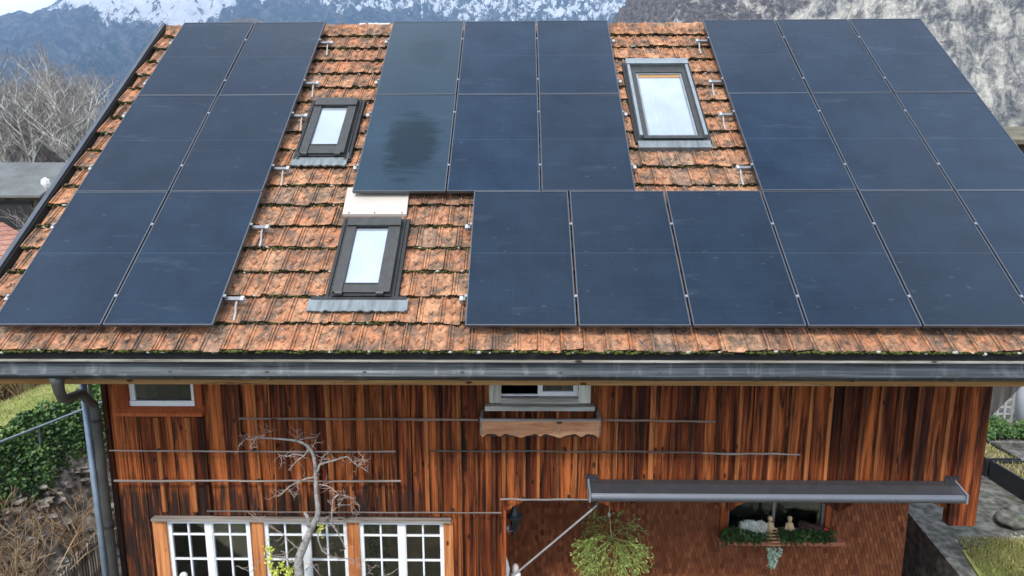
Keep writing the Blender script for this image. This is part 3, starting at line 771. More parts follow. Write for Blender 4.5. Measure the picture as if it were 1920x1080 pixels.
# backing for the house so no light leaks in
bk = MB(); bk.box((XL + .1, 1.5, -5.0), (XP - .04, 1.55, .3)); bk.build('inner_wall', M['room'], house)
bk = MB(); bk.box((XL + .1, WY + .05, -2.2), (XP - .04, 1.5, -2.1)); bk.build('inner_floor', M['dark_side'], house)
# drip board over the lower windows
d = MB(); a = onY(285, 971, WY - .06); b = onY(846, 974, WY - .06); d.tone = .5
d.box((a.x, WY - .085, LOWZ[1] + .012), (b.x, WY - .012, LOWZ[1] + .040)); d.build('drip_board', M['grey_wood'], house)
def parts(win, name, mat, boxes, tone=.5):
    for i, bx in enumerate(boxes): m = MB(); m.tone = tone + .17 * i; m.box(*bx); m.build(name, mat, win)
# upper left window
a, b, z0, z1 = UP_L
fm = sash(a, b, z0, z1, WY - .0, [], [], None, .05); fm.box((a + .0, WY - .018, z0), (b - .0, WY - .002, z0 + .055)); win = fm.build('window', M['white'], house)
parts(win, 'casing', M['redwood'], [((a - .10, WY - .04, z0 - .02), (a, WY + .03, .0)), ((b, WY - .04, z0 - .02), (b + .08, WY + .03, .0))], .3)
s_ = MB(); s_.tone = .8; s_.prism([(a - .125, WY - .10, z0 - .085), (a - .125, WY - .10, z0 - .05), (a - .125, WY - .0, z0 - .0), (a - .125, WY - .0, z0 - .085)], (b - a + .225, 0, 0)); s_.build('sill', M['redwood'], win)
pn = MB(); pn.box((a + .03, WY + .02, z0 + .03), (b - .03, WY + .024, z1 - .03)); pn.build('pane', M['pane'], win)
# middle upper window, flaking white
a, b, z0, z1 = UP_M
mid = (a + b) / 2
fm = sash(mid - .02, b, z0 + .0, z1, WY - .0, [], [], None, .05); fm.box((a, WY, z0), (mid - .02, WY + .03, z0 + .02)); win = fm.build('window', M['white'], house)
parts(win, 'casing', M['old_white'], [((a - .125, WY - .05, z0 - .06), (a - .001, WY + .03, .0)), ((b + .001, WY - .05, z0 - .06), (b + .125, WY + .03, .0))], .55)
parts(win, 'sill', M['old_sill'], [((a - .165, WY - .13, z0 - .115), (b + .16, WY - .05, z0 - .068))], .55)
parts(win, 'threshold', M['old_sill'], [((a + .0, WY - .05, z0 - .068), (b - .0, WY + .03, z0 - .005))], .55)
pn = MB(); pn.box((mid + .01, WY + .02, z0 + .03), (b - .03, WY + .024, z1 - .03)); pn.build('pane', M['pane'], win)
# recess window
a, b, z0, z1 = win_r
fm = sash(a + .10, b - .06, z0, z1, RY + .02, [(a + b) / 2], [], None, .028, .03); win = fm.build('window', M['grey_wood_v'], house)
parts(win, 'casing', M['redwood'], [((a, RY - .03, z0), (a + .10, RY + .03, z1)), ((b - .06, RY - .03, z0), (b, RY + .03, z1))], .4)
s_ = MB(); s_.tone = .6; s_.box((a - .06, RY - .24, z0 - .06), (b + .10, RY - .032, z0 - .01)); s_.build('sill', M['terracotta'], win)
pn = MB(); pn.box((a + .12, RY + .04, z0 + .03), (b - .08, RY + .044, z1 - .03)); pn.build('pane', M['pane'], win)
iw = MB(); iw.box((a, RY + .4, z0 - .1), (b, RY + .42, z1)); iw.build('interior', M['dark_side'], win)

# ------------------------------------------------------------------ skylights (parts of the house)
def ring(m, u0, u1, s0, s1, n0, n1, wl, wr, wb, wt):
    m.fbox(RP, (u0, s0, n0), (u0 + wl, s1, n1)); m.fbox(RP, (u1 - wr, s0, n0), (u1, s1, n1))
    m.fbox(RP, (u0 + wl, s0, n0), (u1 - wr, s0 + wb, n1)); m.fbox(RP, (u0 + wl, s1 - wt, n0), (u1 - wr, s1, n1))
def ruv(pts, off):
    q = [onR(x, y, off) for x, y in pts]; return (q[0][0] + q[3][0]) / 2, (q[1][0] + q[2][0]) / 2, (q[2][1] + q[3][1]) / 2, (q[0][1] + q[1][1]) / 2
def skylight_grey(outer, glass, apron, ah):
    u0, u1, s0, s1 = ruv(outer, -.03); a0, a1, b0, b1 = ruv(glass, -.045)
    fl = MB()
    for (xa, xb) in ((u0 - .075, u0 - .045), (u0 - .035, u0 - .006), (u1 + .006, u1 + .035), (u1 + .045, u1 + .075)): fl.fbox(RP, (xa, s0 - .06, -.155), (xb, s1 + .05, -.075))
    fl.fbox(RP, (u0 - .078, s0 - .08, -.155), (u1 + .078, s1 + .06, -.090))
    fl.fbox(RP, (u0 - .01, s0 - .025, -.155), (u1 + .01, s1 + .01, -.06))
    w = fl.build('skylight', M['sky_dark'], house)
    f = MB(); sm = s0 + (s1 - s0) * .52
    f.fbox(RP, (u0, s0, -.155), (a0, sm - .003, -.026)); f.fbox(RP, (u0, sm, -.155), (a0, b1 + .03, -.03))
    f.fbox(RP, (a1, s0, -.155), (u1, sm - .003, -.026)); f.fbox(RP, (a1, sm, -.155), (u1, b1 + .03, -.03))
    f.fbox(RP, (a0, s0 + .005, -.155), (a1, b0 - .012, -.042)); f.fbox(RP, (a0, b0 - .012, -.155), (a1, b0, -.035))
    f.fbox(RP, (u0 - .003, b1 + .032, -.155), (u1 + .003, s1 + .01, -.012))
    for q in (a0 - .03, a1 + .03): f.tube([RP(q - .035, s0 - .006, -.045), RP(q + .035, s0 - .006, -.045)], .024, 10)
    f.build('frame', M['sky_frame'], w)
    g = MB(); g.fbox(RP, (a0, b0, -.07), (a1, b1 + .02, -.056)); g.build('pane', M['skyglass'], w)
    v0, v1, t0, t1 = ruv(apron, -.115)
    ap = MB(); n = 26
    for k in range(n):
        ua, ub = v0 + (v1 - v0) * k / n, v0 + (v1 - v0) * (k + 1) / n
        la, lb = [t0 + .007 * sin(q * 9.0) + .004 * sin(q * 23) for q in (k, k + 1)]
        ha, hb = [-.080 + .006 * sin(q * 1.5) for q in (k, k + 1)]
        ap.add([RP(ua, la, ha), RP(ub, lb, hb), RP(ub, t1, -.078), RP(ua, t1, -.078)], [(0, 1, 2, 3)])
        ap.add([RP(ua, la, ha), RP(ub, lb, hb), RP(ub, lb, hb - .02), RP(ua, la, ha - .02)], [(3, 2, 1, 0)])
    ap.build('apron', M['lead'], w)
    ap = MB(); ap.fbox(RP, (v0 + .02, t1 - .01, -.15), (v1 - .02, s0 - .02, -.076)); ap.build('tray', M['sky_dark'], w)
    return w
skylight_grey([(594, 186), (666, 186), (650, 286), (562, 286)], [(605, 203), (651, 203), (634, 271), (579, 271)], [(557, 291), (656, 291), (650, 314), (542, 314)], .1)
skylight_grey([(656, 411), (752, 411), (732, 547), (622, 547)], [(669, 430), (729, 430), (709, 531), (644, 531)], [(581, 565), (767, 565), (764, 587), (575, 587)], .1)
# light grey one on the right
u0, u1, s0, s1 = ruv([(1176, 112), (1292, 112), (1322, 256), (1198, 256)], -.03)
fl = MB(); fl.fbox(RP, (u0 - .05, s0 - .04, -.155), (u1 + .05, s1 + .02, -.084)); fl.fbox(RP, (u0 + .0, s0 - .0, -.155), (u1 - .0, s1, -.085)); w = fl.build('skylight', M['sky_dark'], house)
f = MB(); f.fbox(RP, (u0, s0 + .03, -.155), (u0 + .035, s1, -.025)); f.fbox(RP, (u1 - .035, s0 + .03, -.155), (u1, s1, -.025)); f.fbox(RP, (u0 - .012, s1 - .11, -.150), (u1 + .012, s1 + .01, -.012)); f.build('cladding', M['alu_grey'], w)
f = MB(); ring(f, u0 + .045, u1 - .045, s0, s1 - .125, -.15, -.05, .055, .055, .05, .14); f.build('frame', M['sky_frame'], w)
f = MB(); ring(f, u0 + .105, u1 - .105, s0 + .055, s1 - .27, -.15, -.062, .022, .022, .02, .02); f.build('sash', M['alu_grey'], w)
f = MB(); f.fbox(RP, (u0 + .127, s1 - .345, -.15), (u1 - .127, s1 - .29, -.075)); f.build('blind_bar', M['fascia'], w)
g = MB(); g.fbox(RP, (u0 + .127, s0 + .075, -.10), (u1 - .127, s1 - .345, -.082)); g.build('pane', M['skyglass'], w)
c = MB()
for t in (.22, .62): c.fbox(RP, (u0 + .15 + t * .45, s0 + .08, -.0815), (u0 + .158 + t * .45, s1 - .36, -.081))
c.build('curtain_fold', M['curtain'], w)
v0, v1, t0, t1 = ruv([(1197, 259), (1326, 259), (1332, 274), (1196, 274)], -.11)
ap = MB(); ap.fbox(RP, (v0 - .01, t0 - .06, -.15), (v1 + .01, s0 - .01, -.080)); ap.build('apron', M['lead'], w)

# ------------------------------------------------------------------ solar panels
PW, PH = 1.03, 1.78267
def make_panel():
    root = empty('solar_panel', (0, 0, 0), 'x', 'solar panel', 'solar panels on the roof'); 
    fr = MB(); w, h, b, t = PW - .020, PH - .006, .011, .035
    def I(x, y, z): return Vector((x, y, z))
    fr.fbox(I, (0, 0, -t), (b, h, 0)); fr.fbox(I, (w - b, 0, -t), (w, h, 0)); fr.fbox(I, (b, 0, -t), (w - b, b, 0)); fr.fbox(I, (b, h - b, -t), (w - b, h, 0))
    fr.build('frame', M['pframe'], root)
    g = MB(); g.fbox(I, (b, b, -.012), (w - b, h - b, -.0035)); g.build('glass', M['panel'], root)
    return root
proto = None
def place(u, row, label, mat=None):
    global proto
    if proto is None: proto = make_panel(); o = proto
    else: o = copy_tree(proto)
    o.rotation_euler = (TH, 0, 0); o.location = RP(u + .010, row * PH + .003, R.uniform(-.003, .003))
    o.rotation_euler.y = R.uniform(-.002, .002)
    o['label'] = label
    if mat:
        for ch in o.children:
            if ch.name.startswith('glass'): ch.data = ch.data.copy(); ch.data.materials[0] = mat
    return o
rows = ['bottom', 'middle', 'top']
UL = -.0876
for r in range(3):
    for k in range(2):
        place((-4.13 + k) * PW + UL + (0 if k else 0), r, 'black solar panel in the %s row of the left block, %s column' % (rows[r], ['outer left', 'column beside the small skylights' if False else 'right'][k]))
for r in (1, 2):
    for k in range(3):
        lab = 'black solar panel in the %s row of the middle block, %s of three' % (['lower', 'upper'][r - 1], ['leftmost', 'centre', 'rightmost'][k])
        mt = None
        if k == 0 and r == 1: mt = M['panel_dew']; lab = 'solar panel filmed with dew around a large dark patch, middle block'
        if k == 0 and r == 2: mt = M['panel_dew2']; lab = 'solar panel with pale dew film and a faint smudge, top of the middle block'
        place((-1.283 + k * .996) * PW, r, lab, mt)
od = ['first', 'second', 'third', 'fourth', 'fifth', 'sixth']
for k in range(6): place(k * PW, 0, 'black solar panel, %s from left in the bottom row of the right block' % od[k])
for r in (1, 2):
    for k in range(3): place((3 + k) * PW, r, 'black solar panel in the %s row of the right block, %s of three columns' % (rows[r], ['left', 'middle', 'right'][k]))

# rails with clamps and roof hooks
def rail(u0, u1, s, lab, gaps, hooksL=False, hooksR=False, strapL=True, strapR=True):
    root = empty('mounting_rail', RP(u0, s, -.055), lab, 'rail', 'aluminium rails under the solar panels')
    m = MB(); m.fbox(RP, (u0, s - .02, -.080), (u1, s + .02, -.038)); m.build('beam', M['rail'], root)
    for g in gaps:
        c = MB(); c.fbox(RP, (g - .007, s - .016, -.038), (g + .007, s + .016, .0025)); c.fbox(RP, (g - .013, s - .011, .0025), (g + .013, s + .011, .005)); c.build('clamp', M['alu'], root)
    for side, on, ux in ((-1, hooksL, u0), (1, hooksR, u1)):
        if on:
            e = MB(); e.fbox(RP, (ux - .03 if side > 0 else ux - .002, s - .026, -.085), (ux + .004 if side > 0 else ux + .03, s + .026, -.032)); 
            ex = ux + side * .0
            e.build('end_cap', M['bracket'], root)
            if on == 2:
                cx = ux - side * .055
                h = MB(); h.fbox(RP, (cx - .050, s - .016, -.078), (cx + .050, s + .018, -.040))
                h.tube([RP(cx - .01, s - .02, -.06), RP(cx - .012, s - .075, -.075), RP(cx - .01, s - .12, -.105), RP(cx - .004, s - .215, -.112)], [.009, .009, .011, .011], 6)
                h.build('roof_hook', M['bracket'], root)
    return root
def off(r, k): return r * PH + (.355, 1.30)[k]
RV = [(0, .19), (0, .72), (1, .24), (1, .79), (2, .18), (2, .73)]
ordn = ['lowest', 'second lowest', 'third lowest', 'third highest', 'second highest', 'highest']
La, Lb = -4.13 * PW + UL, -2.13 * PW + UL
for i, (r, f) in enumerate(RV):
    rail(La - .05, Lb + .17, (r + f) * PH, 'rail end with white hook on the left block of panels, %s of six' % ordn[i], [La + PW, Lb + .006, La - .002], 1, 2)
Ma, Mb = -1.283 * PW, (-1.283 + 3 * .996) * PW
for i, (r, f) in enumerate(RV[2:]):
    rail(Ma - .055, Mb + .05, (r + f) * PH, 'rail under the middle block of panels, %s of four' % ['lowest', 'second lowest', 'second highest', 'highest'][i], [Ma + .996 * PW, Ma + 2 * .996 * PW - .0, Ma - .002, Mb + .002], 1, 1)
for i, (r, f) in enumerate(RV[:2]):
    rail(-.06, 6 * PW + .03, (r + f) * PH, 'long rail under the bottom row of the right block, %s of two' % ['lower', 'upper'][i], [PW * k for k in range(1, 6)] + [0], 1, 0)
for i, (r, f) in enumerate(RV[2:]):
    rail(3 * PW - .16, 6 * PW + .03, (r + f) * PH, 'rail with white hook beside the wide skylight, %s of four' % ['lowest', 'second lowest', 'second highest', 'highest'][i], [4 * PW, 5 * PW, 3 * PW, 6 * PW], 2, 1)

# cream sheet above the lower skylight
q = [onR(x, y, -.085) for x, y in ((652, 352), (768, 352), (762, 402), (642, 402))]
root = empty('cover_sheet', RP(q[3][0], q[3][1], -.1), 'cream coloured metal sheet lying on the tiles just above the lower skylight', 'sheet')
m = MB(); m.prism([RP(a, b, -.10) for a, b in q], EN * .018); m.build('sheet', M['beige'], root)
m = MB(); m.prism([RP(q[3][0], q[3][1] + .0, -.0995), RP(q[2][0], q[2][1], -.0995), RP(q[2][0], q[2][1] - .008, -.12), RP(q[3][0], q[3][1] - .008, -.12)], EN * .012); m.build('front_lip', M['beige'], root)
for t in (.1, .5, .93):
    m = MB(); a = q[3][0] + (q[2][0] - q[3][0]) * t; m.fbox(RP, (a - .007, q[3][1] + .012, -.082), (a + .007, q[3][1] + .026, -.077)); m.build('screw', M['sky_dark'], root)

# ------------------------------------------------------------------ trellis poles on the facade
PY = WY - .09
def pole(pts, lab, r=.012, mat=None, name='trellis_pole'):
    P = [onY(x, y, PY) for x, y in pts]; m = MB(); m.tone = R.random()
    a, b = P[0], P[-1]; n = 8; Q = []
    for k in range(n + 1):
        p = a.lerp(b, k / n); p.z += R.uniform(-.004, .004); p.y += R.uniform(-.004, .004); Q.append(p)
    root = empty(name, a, lab, 'trellis pole', 'thin wooden poles fixed across the facade')
    m.tube(Q, [r * .85 * R.uniform(.8, 1.15) for _ in Q], 7); m.build('pole', mat or M['pole'], root)
    k = max(2, int((b - a).length / .9)); br = MB()
    for i in range(k):
        p = a.lerp(b, (i + .5) / k)
        if abs(b.x - a.x) > abs(b.z - a.z): br.box((p.x - .012, p.y, p.z - .012), (p.x + .012, WY - .0, p.z + .008))
        else: br.box((p.x - .01, p.y, p.z - .012), (p.x + .01, WY - .0, p.z + .012))
    br.build('bracket', M['dark_side'], root)
pole([(448, 785), (897, 787)], 'thin brown pole across the boards left of the flower box, topmost', .016)
pole([(1130, 788), (1342, 790)], 'short thin pole across the boards right of the flower box', .014)
pole([(205, 845), (742, 847)], 'thin grey pole across the boards behind the top branch of the bare tree', .011, M['grey_pole'])
pole([(806, 845), (1316, 848)], 'long thin grey pole across the boards just below the flower box', .011, M['grey_pole'])
pole([(1316, 850), (1500, 852)], 'short dark pole end overlapping right of the long grey pole above the awning', .012, M['grey_pole'])
pole([(214, 902), (752, 902)], 'dark thin pole across the boards, second above the ground floor windows', .013, M['grey_pole'])
pole([(388, 959), (940, 962)], 'pale thin pole just above the drip board of the lower windows', .010, M['grey_pole'])
pole([(514, 797), (519, 966)], 'upright light stick crossing the poles left of the bare tree trunk', .010, M['casing'])
pole([(938, 936), (1110, 937)], 'straight grey rod below the boards between the recess edge and the awning', .012, M['steel'])

# flower box -------------------------------------------------------
a = onY(903, 790, WY - .30); b = onY(1124, 790, WY - .30); zt = a.z; fy = WY - .30
root = empty('flower_box', ((a.x + b.x) / 2, WY - .15, zt - .2), 'empty wooden flower box with scalloped front board below the flaking white window', 'flower box')
zb = onY(1000, 820, fy).z
ZT = [(0, -.004), (.05, .024), (.10, .026), (.155, .004), (.20, .026), (.26, .014), (.335, -.006), (.40, .014), (.46, .027), (.5, .004), (.54, .027), (.60, .012), (.66, -.008), (.73, .016), (.79, .028), (.85, .002), (.90, .028), (.95, .022), (1, -.004)]
def zig(x):
    t = (x - a.x) / (b.x - a.x)
    for (p, q), (r, w) in zip(ZT, ZT[1:]):
        if t <= r + 1e-6: return zb + .004 + (q + (w - q) * smooth(0, 1, (t - p) / (r - p))) * 1.2
    return zb
n = 60; xs_ = [a.x + (b.x - a.x) * i / n for i in range(n + 1)]
m = MB(); m.tone = .6; m.prism([(x, fy, zig(x)) for x in xs_] + [(b.x, fy, zt), (a.x, fy, zt)], (0, .025, 0)); m.build('front_board', M['flowerbox'], root)
m = MB(); m.tone = .5; m.box((a.x - .01, fy + .002, zt + .001), (b.x + .01, fy + .03, zt + .022)); m.box((a.x - .02, fy + .031, zt - .16), (a.x + .004, WY - .05, zt + .03)); m.box((b.x - .004, fy + .031, zt - .16), (b.x + .02, WY - .05, zt + .03)); m.build('rim', M['grey_wood'], root)
m = MB(); m.box((a.x + .01, fy + .03, zt - .17), (b.x - .01, WY - .05, zt - .15)); m.build('base', M['dark_side'], root)
for t in (.30, .66):
    m = MB(); x = a.x + (b.x - a.x) * t; m.box((x - .015, WY - .05, zt - .1), (x + .015, WY - .03, zt + .06)); m.box((x - .012, fy + .03, zt - .14), (x + .012, WY - .05, zt - .125)); m.build('hanger', M['casing'], root)
    m = MB(); m.blob((x, fy - .004, zt - .09), (.012, .008, .012), 1, .1); m.blob((x + .004, fy - .004, zt - .125), (.010, .006, .010), 2, .1); m.build('bolt', M['steel'], root)
for x in (a.x + .06, b.x - .06, a.x + .79 * (b.x - a.x)):
    m = MB(); m.blob((x, WY - .10, zt + .06), (.03, .012, .012), 1, .1); m.build('stud', M['bracket'], root)

# awning ------------------------------------------------------------
AY = WY - .26
a = onY(1108, 925, AY); b = onY(1812, 925, AY)
zt = onY(1400, 905, WY - .12).z; zb = onY(1400, 944, AY).z
root = empty('awning', ((a.x + b.x) / 2, WY, zt), 'long closed grey awning cassette mounted under the upper storey boards', 'awning')
prof = [(WY - .06, zt + .0), (WY - .20, zt - .015), (AY - .0, zt - .055), (AY - .02, zt - .10), (AY - .012, zb + .03), (AY + .02, zb + .002), (AY + .10, zb), (WY - .07, zb + .03)]
top = MB(); top.prism([(a.x, WY - .06, zt), (a.x, WY - .15, zt - .008), (a.x, AY + .01, zt - .055), (a.x, AY + .03, zt - .09), (a.x, WY - .06, zb + .05)], (b.x - a.x, 0, 0)); top.build('cassette', M['awning'], root)
fr = MB(); n = 8; pts = []
for k in range(n + 1):
    q = pi * (k / n); pts.append((AY + .015 - .03 * sin(q), zb + .004 + (zt - .060 - zb - .004) * (1 - k / n)))
fr.prism([(a.x + .005, p[0], p[1]) for p in pts] + [(a.x + .005, AY + .09, zb + .0), (a.x + .005, AY + .09, zt - .10), ], (b.x - a.x - .01, 0, 0)); fr.build('front_bar', M['awning_front'], root)
for x, s in ((a.x, -1), (b.x, 1)):
    m = MB(); x0, x1 = (x - .018, x - .001) if s < 0 else (x + .001, x + .018)
    m.prism([(x0, WY - .04, zt + .02), (x0, AY - .015, zt - .05), (x0, AY - .015, zb + .01), (x0, WY - .04, zb)], (x1 - x0, 0, 0)); m.build('end_cap', M['alu_grey'], root)
    m = MB(); m.box((x - .03 if s < 0 else x - .09, WY - .07, zt - .10), (x + .09 if s < 0 else x + .03, WY - .036, zt + .045))
    for k in range(3): m.tube([(x + (-.03 + k * .045) * (-s if s < 0 else 1) * (1 if s < 0 else -1), WY - .10, zt + .05), (x + (-.03 + k * .045) * (-s if s < 0 else 1) * (1 if s < 0 else -1), WY - .06, zt + .05)], .013, 8)
    m.build('wall_bracket', M['awning'], root)
# crank rod
p0 = onY(1119, 948, AY + .03); p1 = onY(955, 1086, AY - .25)
root = empty('crank_rod', p1, 'long thin metal crank rod slanting down from the left end of the awning', 'crank')
m = MB(); m.tube([p0, p1], .011, 8); m.build('rod', M['steel'], root)
m = MB(); m.tube([p0 + Vector((0, 0, .04)), p0, p0 + (p1 - p0).normalized() * .06], .016, 8); m.build('joint', M['lantern'], root)

# lantern -----------------------------------------------------------
LY = WY + .30
c = onY(965, 975, LY); s = .168 / 30
root = empty('wall_lantern', c, 'small dark iron wall lantern at the left edge of the recess', 'lantern')
zt, z1, z2, z3 = [onY(965, y, LY).z for y in (950, 968, 992, 1012)]
m = MB(); m.lathe((c.x, c.y, 0), [(.095, z1 - .005), (.098, z1 + .008), (.055, z1 + .035), (.02, zt - .01), (.012, zt + .02)], 6); m.build('roof', M['lantern'], root)
m = MB(); m.lathe((c.x, c.y, 0), [(.030, z2), (.062, z1 - .007)], 6); m.build('glass', M['sky_dark'], root)
m = MB()
for k in range(6):
    q = 2 * pi * k / 6; m.tube([(c.x + .064 * cos(q), c.y + .064 * sin(q), z1 - .006), (c.x + .032 * cos(q), c.y + .032 * sin(q), z2)], .005, 5)
m.lathe((c.x, c.y, 0), [(.006, z3), (.012, z2 - .035), (.034, z2 - .006), (.036, z2)], 8); m.build('cage', M['lantern'], root)
bp = onY(946, 984, LY)
m = MB(); m.tube([(c.x, c.y, z2 - .01), (c.x - .06, c.y, z2 - .035), (XP + .03, c.y, z2 + .01)], .008, 6); m.tube([(XP + .022, c.y, z2 + .01), (XP + .045, c.y, z2 + .01)], .05, 14); m.build('bracket', M['pipe_blue'], root)

# mistletoe -----------------------------------------------------------
MY = WY + .55
c = onY(1146, 1008, MY); top = onY(1142, 962, MY)
root = empty('mistletoe_bunch', c, 'round green mistletoe bunch hanging by a string in the recess', 'mistletoe')
m = MB(); m.tube([(top.x, top.y, SK + .02), top + Vector((.004, 0, -.02)), c + Vector((0, 0, .02))], .005, 5); m.build('string', M['cord'], root)
m = MB(); m.blob(top + Vector((0, 0, -.02)), (.018, .018, .03), 3, .3); m.build('ribbon', M['bracket'], root)
st, lf = MB(), MB(); rg = random.Random(15)
def leafpair(p, d, L):
    side = d.cross(Vector((rg.gauss(0, 1), rg.gauss(0, 1), rg.gauss(0, 1))))
    if side.length < 1e-4: return
    side.normalize()
    for s_ in (-1, 1):
        ax = (d * .8 + side * s_ * .6).normalized() * L; e = ax.cross(Vector((rg.gauss(0, 1), rg.gauss(0, 1), rg.gauss(0, 1))));
        if e.length < 1e-6: continue
        e = e.normalized() * L * .20; lf.tone = min(1, max(0, rg.gauss(.5, .25)))
        lf.add([p, p + ax * .5 + e, p + ax, p + ax * .5 - e], [(0, 1, 2, 3)])
def mist(p, d, depth):
    L = .082 * rg.uniform(.7, 1.25)
    q = p + d * L; q.z -= .010 * (5 - depth)
    st.tone = rg.uniform(.1, .7); st.tube([p, q], [.0032 if depth > 3 else .0022, .0018], 3, False)
    if depth <= 0 or (depth < 3 and rg.random() < .12):
        leafpair(q, d, .036); return
    if depth < 3: leafpair(q, d, .034)
    side = d.cross(Vector((rg.gauss(0, 1), rg.gauss(0, 1), rg.gauss(0, 1)))).normalized(); a = rg.uniform(.3, .62)
    for s_ in (-1, 1):
        nd = (d + side * s_ * a + Vector((0, 0, -.13))).normalized(); mist(q, nd, depth - 1)
for k in range(17):
    q = 2 * pi * k / 17 + rg.uniform(-.2, .2); el = rg.uniform(-.75, .42)
    mist(c + Vector((0, 0, 0)), Vector((cos(q) * cos(el), sin(q) * cos(el) * .9, sin(el))).normalized(), 5)
st.build('stems', M['mistle'], root); lf.build('leaves', M['mistle'], root)

# hanging ornaments by the recess edge
OY = WY + .10
root = empty('hanging_ornament', onY(947, 1050, OY), 'white pear shaped ornament on a cord with a blue bead', 'ornament')
m = MB(); m.tube([onY(944, 1002, OY), onY(947, 1022, OY), onY(947, 1036, OY)], .005, 5); m.build('cord', M['cord'], root)
p = onY(947, 1040, OY); m = MB(); m.blob(p, (.014, .014, .025), 1, .05, 10, 8); m.build('bead', M['bluebead'], root, True)
z0 = onY(948, 1078, OY).z; z1 = p.z - .02
m = MB(); m.lathe((p.x + .005, OY, 0), [(.010, z0 - .06), (.040, z0), (.046, z0 + (z1 - z0) * .35), (.030, z0 + (z1 - z0) * .7), (.010, z1)], 14); m.build('body', M['white'], root, True)
p = onY(966, 1066, OY + .15)
root = empty('egg_ornament', p, 'pinkish beige egg shaped lamp globe beside the crank rod', 'ornament')
m = MB(); m.blob(p, (.045, .045, .06), 2, .03, 14, 10); m.build('globe', M['beige'], root, True)
m = MB(); m.lathe((p.x + .005, p.y, 0), [(.03, p.z - .35), (.03, p.z - .14), (.065, p.z - .12), (.060, p.z - .065), (.035, p.z - .045)], 12); m.build('base', M['white'], root, True)
p = onY(344, 1080, WY - .10)
root = empty('globe_lamp', p, 'small white globe on a stake in front of the leftmost lower window', 'garden lamp')
m = MB(); m.blob(p, .042, 1, .02, 14, 10); m.build('globe', M['white'], root, True)
m = MB(); m.tube([p + Vector((0, 0, -.04)), p + Vector((0, -.02, -2.0))], .01, 6); m.build('stake', M['pole'], root)

# things on the sill of the shingle wall
a, b, z0, z1 = win_r; sy = RY - .13; sz = z0 - .01
def sx(px): return onY(px, 985, sy).x
def szz(py): return onY(1450, py, sy).z
rg = random.Random(33)
def needles(m, p, d, L, n):
    for k in range(n):
        q = p + d * L * (k / n); e = Vector((rg.gauss(0, 1), rg.gauss(0, 1), rg.gauss(0, 1))).normalized(); t = (d * .7 + e * .8).normalized() * .035; w = e.cross(d)
        if w.length < 1e-4: continue
        w = w.normalized() * .007; m.tone = rg.random(); m.add([q - w, q + w, q + t], [(0, 1, 2)])
for nm, pa, pb in (('left', 1352, 1432), ('right', 1458, 1556)):
    root = empty('fir_garland', (sx((pa + pb) / 2), sy, sz), 'dark green fir branches draped over the %s half of the sill in the recess' % nm, 'fir branches')
    m = MB(); s_ = MB()
    for k in range(150):
        p = Vector((sx(rg.uniform(pa, pb)), sy + rg.uniform(-.08, .06), sz + rg.uniform(.02, .14))); d = Vector((rg.gauss(0, .6), -.5 - .4 * rg.random(), rg.uniform(-1.0, .25))).normalized(); L = rg.uniform(.07, .15)
        s_.tone = .3; s_.tube([p, p + d * L], .0025, 3, False); needles(m, p, d, L, 34)
    m.build('needles', M['fir'], root); s_.build('twigs', M['brown_twig'], root)
root = empty('straw_bundle', (sx(1410), sy, sz + .1), 'shaggy bundle of white fibre lying on the fir branches', 'ornament')
m = MB()
for k in range(420):
    t = rg.random(); p = Vector((sx(1388 + 44 * rg.random()), sy + rg.uniform(-.06, .03), sz + .12 + rg.random() * .12)); L = rg.uniform(.06, .14)
    d = Vector((-.5 + .9 * rg.random(), -.25, -.9 + .4 * rg.random())).normalized(); m.tone = rg.random(); w = Vector((.004, 0, .002)); m.add([p - w, p + w, p + d * L + Vector((.002, 0, 0)), p + d * L], [(0, 1, 2, 3)])
m.blob((sx(1408), sy, sz + .16), (.13, .05, .07), 3, .3); m.build('fibres', M['fur'], root)
def figure(px, lab):
    x = sx(px); root = empty('carved_figure', (x, sy, sz), lab, 'ornament')
    m = MB(); m.tube([(x, sy, sz + .04), (x + .005, sy, sz + .15), (x, sy, sz + .22)], [.036, .042, .022], 8); m.blob((x, sy, sz + .26), (.03, .03, .036), 1, .2, 10, 8); m.build('body', M['wood_pale'], root, True)
    for s_ in (-1, 1):
        m = MB(); m.tube([(x + s_ * .018, sy, sz + .07), (x + s_ * .022, sy - .01, sz + .0)], [.018, .013], 6); m.build('leg', M['wood_pale'], root)
        m = MB(); m.tube([(x + s_ * .03, sy, sz + .20), (x + s_ * .055, sy - .02, sz + .12)], [.014, .010], 6); m.build('arm', M['wood_pale'], root)
figure(1443, 'pale carved wooden figure between the fibre bundle and the window bar')
figure(1480, 'pale carved wooden figure just left of the bark log')
x0_, x1_ = sx(1500), sx(1553)
root = empty('bark_log', ((x0_ + x1_) / 2, sy, sz), 'short bark covered log with red berries at the right end of the sill', 'log')
m = MB(); m.tube([(x0_, sy + .02, sz + .17), ((x0_ + x1_) / 2, sy, sz + .12), (x1_, sy - .02, sz + .09)], [.055, .06, .055], 10); m.build('log', M['logbark'], root, True)
m = MB(); m.blob((x0_ + .06, sy - .05, sz + .05), (.08, .03, .03), 4, .2); m.build('split_wood', M['wood_pale'], root, True)
m = MB(); m.blob((x1_ - .07, sy - .07, sz + .16), .014, 1, .1); m.blob((x1_ - .045, sy - .07, sz + .15), .012, 2, .1); m.build('berries', M['red'], root, True)
root = empty('sill_ladder', (sx(1446), sy - .1, sz), 'little pinkish wooden ladder hanging over the middle of the sill', 'ornament')
xa, xb = sx(1434), sx(1457); ya = RY - .26
for s_, x in ((0, xa), (1, xb)):
    m = MB(); m.tone = .5; m.tube([(x, sy, sz + .12), (x, ya, sz - .0), (x, ya, sz - .04)], .006, 5); m.build('side_rail', M['flowerbox'], root)
